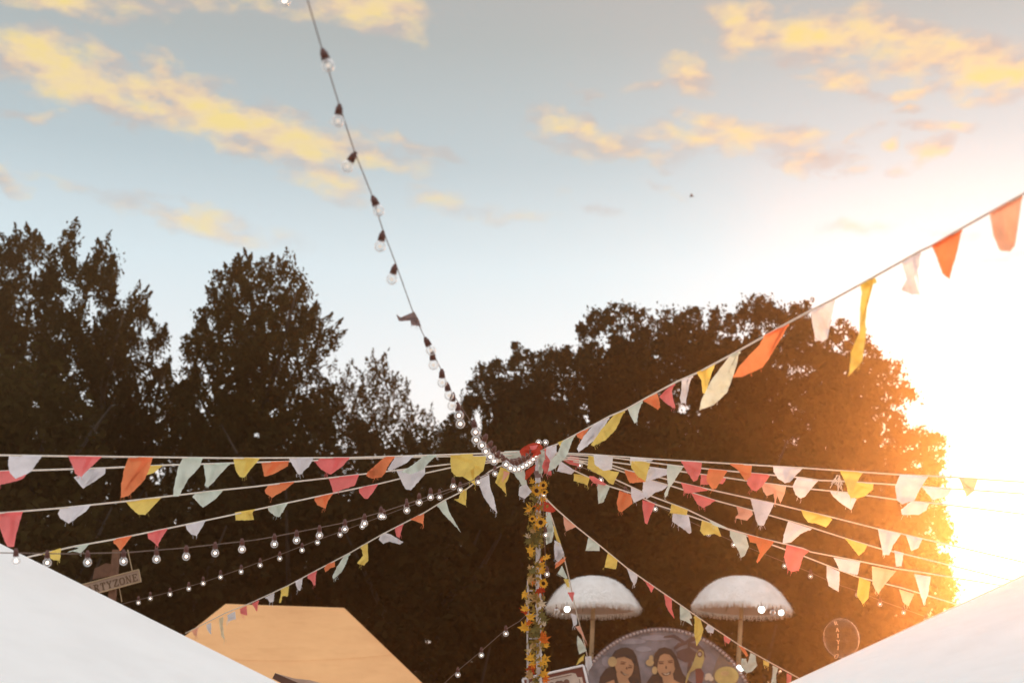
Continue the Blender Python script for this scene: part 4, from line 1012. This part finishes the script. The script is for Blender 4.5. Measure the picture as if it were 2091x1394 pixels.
# ------------------------------------------------------------------ parasols
def parasol(apx, apy, rimy, halfw, Y, label, roll, footy):
    ap = at(apx, apy, Y); rim = at(apx, rimy, Y); h = ap.z - rim.z; r = (at(apx + halfw, rimy, Y) - rim).length
    root = empty('parasol', (rim.x, Y, 0)); tag(root, label, 'parasol', 'white shaggy parasols by the painted board')
    Rr = Matrix.Rotation(R(roll), 3, 'Y'); base = Vector((0, 0, rim.z))
    prof = [(0.0, 1.0), (.10, .995), (.22, .975), (.36, .925), (.5, .84), (.62, .72), (.74, .56), (.84, .38), (.92, .20), (1.0, 0.0)]
    def surf(u, v):   # u along the profile 0..1, v angle
        k = u * (len(prof) - 1); i = min(int(k), len(prof) - 2); t = k - i
        rr = prof[i][0] * (1 - t) + prof[i + 1][0] * t; zz = prof[i][1] * (1 - t) + prof[i + 1][1] * t
        sc = 1 - 0.035 * abs(math.sin(v * 4)) * rr
        return base + Rr @ Vector((rr * r * sc * math.cos(v), rr * r * sc * math.sin(v), zz * h))
    nu, nv = 18, 48; V = [surf(i / nu, 2 * math.pi * j / nv) for i in range(nu + 1) for j in range(nv)]
    Fc = [(i * nv + j, i * nv + (j + 1) % nv, (i + 1) * nv + (j + 1) % nv, (i + 1) * nv + j) for i in range(nu) for j in range(nv)]
    mb = MB(); mb.add(V, Fc); mb.build('canopy', M['fluff'], root, True)
    mi = MB(); mi.add([base + (v - base) * 0.975 - Vector((0, 0, .012)) for v in V], [tuple(reversed(f)) for f in Fc]); mi.build('lining', M['underside'], root, True)
    # shaggy strands lying over the canopy and fringing the rim
    rnd = random.Random(int(apx)); mf = MB(); Vv = []; Ff = []
    def strand(u, v, L, w, out_):
        p = surf(u, v); p2 = surf(min(1, u + .03), v); d = (p2 - p); d = (d.normalized() if d.length > 1e-6 else Vector((0, 0, -1)))
        s = Vector((-math.sin(v), math.cos(v), 0)) * w; o_ = Vector((math.cos(v), math.sin(v), .6)) * out_
        d = (d + Vector((rnd.uniform(-.25, .25), rnd.uniform(-.25, .25), -.15))).normalized()
        n = len(Vv); Vv.extend([p - s, p + s, p + d * L * .55 + o_ + s * .8, p + d * L * .55 + o_ - s * .8, p + d * L + o_ * .6]); Ff.extend([(n, n + 1, n + 2, n + 3), (n + 3, n + 2, n + 4)])
    for _ in range(5200):
        strand(rnd.random() ** .7 * .98, rnd.uniform(0, 6.283), rnd.uniform(.05, .11), rnd.uniform(.004, .008), rnd.uniform(.004, .020))
    mf.add(Vv, Ff); f = mf.build('shag', M['fluff'], root); f['kind'] = 'stuff'
    Vv = []; Ff = []; mf = MB()
    for k in range(900):
        v = 2 * math.pi * k / 900; p = surf(1.0, v); L = rnd.uniform(.04, .10); s = Vector((-math.sin(v), math.cos(v), 0)) * .004; n = len(Vv)
        q_ = p + Vector((rnd.uniform(-.012, .012), rnd.uniform(-.012, .012), -L)); Vv.extend([p - s, p + s, q_ + s * .5, q_ - s * .5]); Ff.append((n, n + 1, n + 2, n + 3))
    mf.add(Vv, Ff); f = mf.build('fringe', M['fluff'], root); f['kind'] = 'stuff'
    for k in range(8):
        v = math.pi / 4 * k + .2; mr = MB(); mr.tube([tuple(base + Rr @ Vector((0, 0, h * .93))), tuple(base + (surf(.6, v) - base) * .94), tuple(base + (surf(.97, v) - base) * .96)], .006, 5); mr.build('rib', M['bamboo'], root, True)
    mp = MB(); foot = at(apx + (-6 if roll > 0 else 2), footy, Y); top = base + Rr @ Vector((0, 0, h * .97))
    mp.tube([(foot.x - rim.x, 0, 0.0), (foot.x - rim.x, 0, foot.z), tuple(base + Rr @ Vector((0, 0, -.05))), tuple(top)], [.032, .032, .030, .024], 12); mp.build('pole', M['bamboo'], root, True)
    for zz in (.16, .62, 1.1):
        mk = MB(); z_ = base.z - zz; mk.tube([(foot.x * .3 - rim.x * .3, 0, z_), (foot.x * .3 - rim.x * .3, 0, z_ - .012)], .034, 12); mk.build('joint_ring', M['post_wood'], root, True)
    return root, base, r
parasol(1211, 1177, 1240, 97, 20.0, 'white shaggy parasol just right of the garlanded pole', 0.6, 1394)
parasol(1514, 1177, 1240, 102, 20.0, 'white shaggy parasol with a slight tilt, above the right end of the painted board', 3.2, 1345)
def globe(px, py, rpx, Y, label, lit=True):
    c = at(px, py, Y); r = rpx * .68 / F * Y * 1.03; mb = MB(); sphere_mb(mb, (0, 0, 0), r, 16, 10)
    root = empty('globe_lamp', c); tag(root, label, 'lamp', 'globe lamps under the parasol rims')
    mb.build('globe', M['globe'] if lit else M['glass'], root, True)
    m2 = MB(); m2.tube([(0, 0, r * .8), (0, 0, r * 1.25)], r * .4, 10); m2.tube([(0, 0, r * 1.2), (0, 0, r * 1.2 + .05)], .004, 5); m2.build('cap', M['holder'], root, True)
globe(1158, 1243, 8.5, 19.2, 'brightly lit globe lamp under the left rim of the left parasol')
globe(1136, 1248, 9, 19.2, 'unlit clear globe at the left tip of the left parasol', False)
globe(1148, 1254, 4, 19.2, 'tiny clear globe beside the lit lamp of the left parasol', False)
globe(1555, 1244, 9.5, 19.2, 'brightly lit globe lamp under the middle of the right parasol rim')
globe(1595, 1250, 8, 19.2, 'brightly lit globe lamp at the right end of the right parasol')
globe(1578, 1250, 8.5, 19.2, 'unlit clear globe between the two lit lamps of the right parasol', False)

# ------------------------------------------------------------------ round painted board
def flatpoly(mb, pts3, thick):
    """prism: front polygon and its copy pushed back along +Y"""
    n = len(pts3); V = [Vector(p) for p in pts3]; Bk = [p + Vector((0, thick, 0)) for p in V]
    mb.add(V + Bk, [tuple(range(n)), tuple(range(2 * n - 1, n - 1, -1))] + [(i, i + n, (i + 1) % n + n, (i + 1) % n) for i in range(n)])
BY = 19.0
def paint(name, c, amt=.12): return principled('paint_' + name, c, 0.6, amt, 5)
PM = {'sky': paint('lavender_grey', (0.20, 0.18, 0.205), .4), 'hair': paint('dark_hair', (0.030, 0.014, 0.010)), 'skin': paint('skin', (0.46, 0.235, 0.125), .15), 'shade': paint('brown_line', (0.12, 0.045, 0.025)),
      'flower': paint('tan_flower', (0.52, 0.34, 0.16), .3), 'palm': paint('palm_brown', (0.085, 0.045, 0.045), .35), 'straw': paint('straw', (0.46, 0.34, 0.12), .3), 'light': paint('light', (0.60, 0.47, 0.36)),
      'hill': paint('hill', (0.17, 0.13, 0.11), .2), 'maroon': paint('maroon', (0.16, 0.035, 0.028)), 'cream': paint('cream', (0.56, 0.46, 0.40)), 'bead': paint('bead', (0.42, 0.34, 0.34)), 'cloud': paint('cloud', (0.30, 0.27, 0.31), .3)}
board = empty('painted_board', at(1357, 1473, BY)); tag(board, 'round painted board with two smiling women and a rim of small bulbs', 'painted board')
bo = board.location.copy()
cdist = (at(1357 + 190, 1473, BY) - bo).length
mb = MB(); flatpoly(mb, [(cdist * math.cos(2 * math.pi * i / 96), 0, cdist * math.sin(2 * math.pi * i / 96) * .99) for i in range(96)], .05); mb.build('panel', PM['sky'], board)
bead = MB(); sphere_mb(bead, (0, 0, 0), 0.021, 8, 6); bme = bpy.data.meshes.new('rim_bulb'); bme.from_pydata(bead.v and [tuple(v) for v in bead.v], [], bead.f); bme.materials.append(PM['bead'])
for p in bme.polygons: p.use_smooth = True
for i in range(150):
    a = 2 * math.pi * i / 150
    if math.sin(a) > -0.1: link('rim_bulb', bme, board, (cdist * .985 * math.cos(a), -.02, cdist * .985 * math.sin(a) * .99))
for (x, y) in ((1509, 1361), (1514, 1365)):
    g_ = MB(); sphere_mb(g_, at(x, y, BY - .06) - bo, .026, 10, 7); g_.build('lit_rim_bulb', M['globe'], board, True)
ring = MB(); V = []
for i in range(97):
    a = 2 * math.pi * i / 96; V.append(((cdist * 1.0) * math.cos(a), -.004, cdist * math.sin(a) * .99))
ring.tube(V, .018, 6, False); ring.build('rim', PM['palm'], board, True)
QX = lambda pts, lay: [at(1190 + x / 5.651, 1250 + y / 5.651, BY - .006 * lay) - bo for x, y in pts]
def ell(cx, cy, rx, ry, n=20, rot=0):
    return [(cx + rx * math.cos(t) * math.cos(rot) - ry * math.sin(t) * math.sin(rot), cy + rx * math.cos(t) * math.sin(rot) + ry * math.sin(t) * math.cos(rot)) for t in [2 * math.pi * i / n for i in range(n)]]
def layer(parent, name, mat, shapes, lay):
    mb = MB()
    for k, s_ in enumerate(shapes): flatpoly(mb, QX(s_, lay + .02 * k), .005)
    return mb.build(name, PM[mat], parent)
layer(board, 'painted_clouds', 'cloud', [ell(560, 330, 170, 34), ell(850, 290, 180, 30), ell(700, 420, 90, 30), ell(280, 560, 60, 60)], 1)
layer(board, 'painted_hills', 'hill', [[(1500, 700), (1540, 560), (1600, 450), (1660, 480), (1740, 600), (1790, 660), (1790, 900), (1480, 900)]], 1)
palm = [[(1180, 330), (1060, 250), (940, 270), (930, 290), (1050, 290), (1150, 350)], [(1180, 330), (1280, 260), (1380, 290), (1440, 330), (1340, 310), (1220, 350)],
        [(1200, 330), (1100, 350), (1050, 400), (1060, 430), (1130, 390), (1210, 360)], [(1220, 340), (1330, 360), (1400, 430), (1420, 520), (1340, 440), (1230, 380)],
        [(1150, 420), (1230, 400), (1330, 470), (1290, 560), (1180, 570), (1090, 520), (1080, 450)], [(1210, 350), (1230, 350), (1260, 560), (1240, 700), (1200, 700), (1220, 560)]]
layer(board, 'painted_palm', 'palm', palm, 1.6)
def woman(nm, hair, face, neck, hairtop, flower, feats, smile, strap=None):
    w = layer(board, nm, 'hair', hair, 2.2)
    layer(w, 'neck', 'skin', neck, 2.9); layer(w, 'face', 'skin', [face], 3.6); layer(w, 'hair_line', 'hair', hairtop, 4.6)
    layer(w, 'flower', 'flower', flower, 5.0); layer(w, 'features', 'shade', feats, 4.4); layer(w, 'smile', 'light', smile, 5.0)
    if strap: layer(w, 'strap', 'hair', strap, 4.0)
woman('painted_woman', [[(330, 520), (370, 450), (440, 405), (510, 398), (580, 430), (620, 500), (645, 600), (665, 720), (700, 1000), (150, 1000), (200, 740), (260, 650), (330, 620)]],
      ell(480, 600, 108, 160, 22, -.12), [[(390, 690), (560, 720), (520, 760), (560, 850), (600, 1000), (220, 1000), (262, 810), (390, 760)]],
      [[(325, 520), (370, 440), (450, 402), (540, 412), (600, 480), (612, 560), (585, 590), (560, 540), (480, 505), (400, 520), (375, 560), (350, 570)]],
      [ell(342, 565, 52, 58), ], [ell(462, 588, 30, 8), ell(545, 632, 26, 8), [(440, 560), (500, 568), (498, 576), (440, 570)], [(530, 598), (575, 612), (572, 620), (530, 606)], ell(505, 640, 9, 16), ell(350, 565, 22, 24), [(440, 668), (480, 700), (530, 712), (480, 724), (436, 690)]],
      [[(452, 684), (480, 706), (520, 714), (480, 716)]], [[(350, 700), (385, 700), (460, 1000), (400, 1000)]])
woman('painted_woman', [[(812, 580), (830, 470), (880, 415), (945, 396), (1020, 420), (1075, 490), (1110, 580), (1150, 690), (1210, 770), (1290, 830), (1330, 1000), (700, 1000), (740, 800), (800, 720), (850, 700)]],
      ell(962, 600, 108, 155, 22, .03), [[(910, 700), (1040, 700), (1050, 770), (1140, 820), (1200, 1000), (860, 1000), (930, 810)]],
      [[(812, 600), (830, 470), (885, 415), (945, 396), (1020, 420), (1070, 490), (1090, 600), (1060, 640), (1050, 540), (1000, 480), (940, 470), (890, 500), (866, 570), (858, 650), (830, 660)]],
      [ell(775, 575, 46, 40), ell(790, 520, 24, 30), ell(830, 665, 30, 45)], [ell(905, 584, 32, 8), ell(1010, 572, 30, 8), [(870, 562), (935, 556), (935, 565), (872, 572)], [(980, 552), (1040, 545), (1042, 554), (982, 562)], ell(962, 630, 10, 18), [(905, 690), (960, 700), (1020, 672), (1010, 712), (960, 730), (925, 720)]],
      [[(925, 698), (965, 706), (1005, 690), (990, 712), (955, 718)]])
bird_ = layer(board, 'painted_parrot', 'straw', [[(1310, 470), (1350, 420), (1395, 450), (1400, 540), (1370, 640), (1320, 640), (1240, 690), (1200, 800), (1190, 900), (1170, 900), (1200, 720), (1270, 590)]], 3.0)
layer(bird_, 'eye', 'shade', [ell(1350, 478, 32, 36)], 3.8); layer(bird_, 'eye_light', 'bead', [ell(1350, 478, 18, 20)], 4.4); layer(bird_, 'wing', 'maroon', [[(1300, 650), (1360, 640), (1400, 700), (1360, 900), (1310, 900)]], 3.4)
layer(board, 'painted_hat', 'straw', [ell(1660, 730, 140, 110)], 2.6); layer(board, 'painted_hat_band', 'flower', [ell(1640, 700, 50, 30)], 3.2)
layer(board, 'painted_blossom', 'light', [ell(1450, 720, 36, 22), ell(1480, 760, 30, 30), ell(1430, 755, 24, 26)], 3.2)
for sx in (-1.0, 1.0):
    mb = MB(); mb.tube([(sx, .12, -bo.z), (sx, .12, 0)], .04, 8); mb.build('post', M['post_wood'], board)

# ------------------------------------------------------------------ framed board with hearts
FY = 16.0
fb_ = empty('heart_sign', at(1130, 1400, FY)); tag(fb_, 'white framed board with maroon corners and brown hearts behind the pole foot', 'sign'); fo = fb_.location.copy()
u = (at(1191, 1358, FY) - at(1067, 1386, FY)); ul = u.length; u.normalize(); v = Vector((u.z, 0, -u.x)); tl = at(1067, 1386, FY)
kpx = ul / 127.0
def FP(x, y, lay): return tl + u * (x * kpx) + v * (y * kpx) + Vector((0, -.006 * lay, 0)) - fo
def fp_layer(name, mat, shapes, lay, parent=None):
    mb = MB()
    for k, s_ in enumerate(shapes): flatpoly(mb, [FP(x, y, lay + .03 * k) for x, y in s_], .008)
    return mb.build(name, mat, parent or fb_)
fp_layer('backing', PM['maroon'], [[(0, 0), (127, 0), (127, 90), (0, 90)]], 0)
fp_layer('panel', PM['cream'], [[(14, 9), (100, 9), (108, 12), (110, 20), (119, 22), (119, 80), (8, 80), (8, 22), (12, 18)]], 2)
def heart(cx, cy, s_): return [(cx + s_ * 16 * math.sin(t) ** 3 / 16, cy - s_ * (13 * math.cos(t) - 5 * math.cos(2 * t) - 2 * math.cos(3 * t) - math.cos(4 * t)) / 16) for t in [2 * math.pi * i / 28 for i in range(28)]]
brown = paint('heart_brown', (0.13, 0.06, 0.045))
fp_layer('heart', brown, [heart(62, 28, 13)], 4); fp_layer('heart', brown, [heart(80, 28, 12)], 5); fp_layer('ornament', PM['shade'], [ell(92, 37, 4, 3), ell(104, 33, 4, 2)], 4)
fp_layer('border_line', PM['shade'], [[(14, 12), (99, 12), (99, 13.2), (14, 13.2)], [(112, 24), (113.2, 24), (113.2, 78), (112, 78)]], 3.2)
for a_, b_ in (((0, 0), (127, 0)), ((127, 0), (127, 90)), ((127, 90), (0, 90)), ((0, 90), (0, 0))):
    mb = MB(); mb.tube([tuple(FP(*a_, 3)), tuple(FP(*b_, 3))], .014, 6); mb.build('frame_bar', M['tape'], fb_, True)
mb = MB(); c_ = FP(64, 60, 0); mb.tube([(c_.x, .06, -fo.z), (c_.x, .06, c_.z)], .03, 8); mb.build('post', M['post_wood'], fb_)

# ------------------------------------------------------------------ PARTYZONE sign
SY = 15.0
sg = empty('wooden_sign', at(228, 1190, SY)); tag(sg, 'tilted wooden sign board lettered PARTYZONE, half behind the white tent edge', 'sign'); so = sg.location.copy()
u = (at(283.4, 1162.1, SY) - at(175.8, 1191.1, SY)); ul = u.length; u.normalize(); v = Vector((u.z, 0, -u.x)); kp = ul / 111.4
tl = at(175.8, 1191.1, SY) - u * 22 * kp
def SP_(x, y, lay): return tl + u * (x * kp) + v * (y * kp) + Vector((0, -.006 * lay, 0)) - so
mb = MB(); flatpoly(mb, [SP_(0, 0, 0), SP_(133.4, 0, 0), SP_(133.4, 26, 0), SP_(0, 26, 0)], .03); mb.build('board', M['board_wood'], sg)
for a_, b_ in (((0, 0), (133.4, 0)), ((133.4, 0), (133.4, 26)), ((133.4, 26), (0, 26))):
    mb = MB(); mb.tube([tuple(SP_(*a_, 1)), tuple(SP_(*b_, 1))], .006, 6); mb.build('edge_strip', M['bamboo'], sg)
# slab-serif capitals from strokes: (x0,y0,x1,y1,width) in a 10 x 14 box
LET = {'P': [(2.5, 0, 2.5, 14, 2.2), (0, .6, 4, .6, 1.3), (0, 13.4, 5, 13.4, 1.3), (4, .6, 7.5, 1.2, 1.5), (8, 1.5, 8.3, 5.8, 2), (7.5, 6.6, 4, 7.2, 1.5)],
       'A': [(4.8, 0, 1.2, 13, 1.4), (5, 0, 8.4, 13, 2.3), (2.4, 9, 7.2, 9, 1.2), (0, 13.4, 3, 13.4, 1.3), (6.6, 13.4, 10, 13.4, 1.3)],
       'R': [(2.5, 0, 2.5, 14, 2.2), (0, .6, 4, .6, 1.3), (0, 13.4, 4.6, 13.4, 1.3), (4, .6, 7.2, 1.0, 1.4), (7.8, 1.2, 7.9, 5.6, 2), (7, 6.6, 4, 7, 1.4), (5.4, 7, 8.6, 13.6, 2.1), (7.8, 13.4, 10, 13.4, 1.3)],
       'T': [(5, 0, 5, 14, 2.3), (.4, .7, 9.6, .7, 1.5), (.8, .6, .8, 3.6, 1.2), (9.2, .6, 9.2, 3.6, 1.2), (2.8, 13.4, 7.2, 13.4, 1.3)],
       'Y': [(1.6, 0.4, 5, 7.2, 2.1), (8.6, .4, 5, 7.2, 1.3), (5, 6.6, 5, 14, 2.2), (0, .6, 3.6, .6, 1.3), (6.8, .6, 10, .6, 1.3), (2.8, 13.4, 7.2, 13.4, 1.3)],
       'Z': [(1, .7, 9, .7, 1.5), (8.6, .6, 1.4, 13.2, 2.2), (1, 13.3, 9.2, 13.3, 1.5), (1, .6, 1, 3.6, 1.2), (9.2, 10.4, 9.2, 13.4, 1.2)],
       'O': [(2.6, 1, 7.4, 1, 1.5), (7.6, 1, 9, 4.6, 2), (9, 4.4, 9, 9.6, 2.2), (9, 9.4, 7.6, 13, 2), (7.4, 13, 2.6, 13, 1.5), (2.4, 13, 1, 9.4, 2), (1, 9.6, 1, 4.4, 2.2), (1, 4.6, 2.4, 1, 2)],
       'N': [(1.8, 0, 1.8, 14, 1.3), (1.6, 0, 8.4, 14, 2.2), (8.4, 0, 8.4, 14, 1.3), (0, .6, 3, .6, 1.3), (6.6, .6, 10, .6, 1.3), (0, 13.4, 3.8, 13.4, 1.3)],
       'E': [(2.4, 0, 2.4, 14, 2.2), (0, .6, 9, .6, 1.4), (0, 13.4, 9.2, 13.4, 1.4), (3, 7, 6.6, 7, 1.3), (8.8, .6, 8.8, 3.8, 1.1), (9, 10.4, 9, 13.4, 1.1), (6.6, 5.4, 6.6, 8.6, 1.1)]}
def strokes(mb, ch, ox, oy, sx, sy, P3, lay, thick=.006):
    for k, (x0, y0, x1, y1, w) in enumerate(LET[ch]):
        d = Vector((x1 - x0, y1 - y0)).normalized(); n_ = Vector((-d.y, d.x)) * w / 2
        c4 = [Vector((x0, y0)) + n_, Vector((x1, y1)) + n_, Vector((x1, y1)) - n_, Vector((x0, y0)) - n_]
        flatpoly(mb, [P3(ox + p.x * sx, oy + p.y * sy, lay + .04 * k) for p in c4], thick)
for i, ch in enumerate('PARTYZONE'):
    mb = MB(); strokes(mb, ch, 9 + i * 13.5, 7.0, 1.12, 1.10, SP_, 1.2); o = mb.build('letter', M['letter_brown'], sg); o['label'] = 'brown slab serif letter ' + ch
mb = MB(); mb.box((0.0, .07, (1.2 - so.z) / 2 + 0.2), (.07, .07, so.z - .0)); mb.v = [(x, y, z) for x, y, z in mb.v]; mb.v = [(x, y, (at(228, 1120, SY).z - so.z) if z > -so.z / 2 + .2 else -so.z) for x, y, z in mb.v]; mb.build('post', M['post_wood'], sg)
mb = MB(); flatpoly(mb, [at(x, y, SY + .15) - so for x, y in ((189, 1182), (193, 1160), (216, 1149), (234, 1152), (236, 1172))], .02); mb.build('rear_board', M['post_wood'], sg)
mb = MB(); mb.tube([tuple(at(261, 1122, SY + .1) - so), tuple(at(267, 1150, SY + .1) - so), tuple(at(270, 1164, SY + .1) - so)], .006, 5); mb.build('guy_rod', M['bamboo'], sg); mb = MB(); mb.tube([tuple(at(243, 1196, SY + .1) - so), tuple(at(249, 1228, SY + .1) - so)], .006, 5); mb.build('guy_rod', M['bamboo'], sg)

# ------------------------------------------------------------------ clear balloon
BLY = 14.0; c = at(1718, 1302, BLY); rx = 34.5 / F * BLY * 1.03
bal = empty('balloon', c); tag(bal, 'clear round balloon with faint letters, just above the right tent', 'balloon')
mb = MB(); sphere_mb(mb, (0, 0, 0), rx, 32, 24, (1, 1, 1.12)); mb.build('film', M['balloon'], bal, True)
M['pale_print'] = principled('pale_print', (0.55, 0.38, 0.26), 0.6, .05, 5)
LET['I'] = [(5, 0, 5, 14, 2.4), (3, .6, 7, .6, 1.2), (3, 13.4, 7, 13.4, 1.2)]
def BP(ox, oy):
    def f(x, y, lay):
        X = (x + ox) / F * BLY; Z = -(y + oy) / F * BLY; q_ = max(0.0, 1 - (X / rx) ** 2 - (Z / (rx * 1.12)) ** 2)
        return Vector((X, -rx * math.sqrt(q_) - .004 - .001 * lay, Z))
    return f
for ch, y in (('R', -28), ('A', -14), ('I', -2), ('Y', 10), ('I', 21), ('O', 36)):
    mb = MB(); strokes(mb, ch, 0, 0, .62, .55, BP(-17, y - 3), 0, .002); o = mb.build('letter', M['pale_print'], bal); o['label'] = 'faint pale letter'
mb = MB(); mb.tube([(0, 0, -rx * 1.1), (0, 0, -rx * 1.22), (.02, .01, -rx * 1.24 - .5), (0, 0, -c.z)], [.014, .004, .003, .003], 6); mb.build('tie', M['tape'], bal, True)

# ------------------------------------------------------------------ dark beam end with pale cloth
beam = empty('stall_beam', at(560, 1380, 9.2)); tag(beam, 'dark timber beam end with pale cloth over it, at the white tent edge', 'beam'); b0 = beam.location.copy()
mb = MB(); flatpoly(mb, [at(x, y, 9.2) - b0 for x, y in ((562, 1373), (650, 1411), (650, 1432), (556, 1384))], .09); mb.build('timber', M['timber'], beam)
M['pale_cloth'] = cloth('pale_cloth', (0.74, 0.56, 0.46), .3, .06, 8, .3)
mb = MB(); flatpoly(mb, [at(x, y, 9.3) - b0 for x, y in ((562, 1373), (600, 1384), (630, 1387), (663, 1395), (700, 1420), (640, 1420))], .04); mb.build('cover_cloth', M['pale_cloth'], beam)

# ------------------------------------------------------------------ bird
bd = empty('bird', at(1412, 401, 60)); tag(bd, 'tiny dark bird in the open sky above the round trees', 'bird')
M['bird'] = principled('bird_feather', (.02, .02, .022), .8)
mb = MB(); mb.tube([(-.10, 0, .0), (-.04, 0, .01), (.03, 0, .01), (.09, 0, 0), (.12, 0, -.005)], [.004, .03, .035, .018, .004], 8); mb.build('body', M['bird'], bd, True)
for s_ in (-1, 1):
    mb = MB(); mb.add([(.04, 0, .02), (-.04, 0, .02), (-.05, s_ * .12, .07), (.02, s_ * .12, .08), (-.06, s_ * .25, .03)], [(0, 1, 2, 3), (3, 2, 4)]); mb.build('wing', M['bird'], bd)
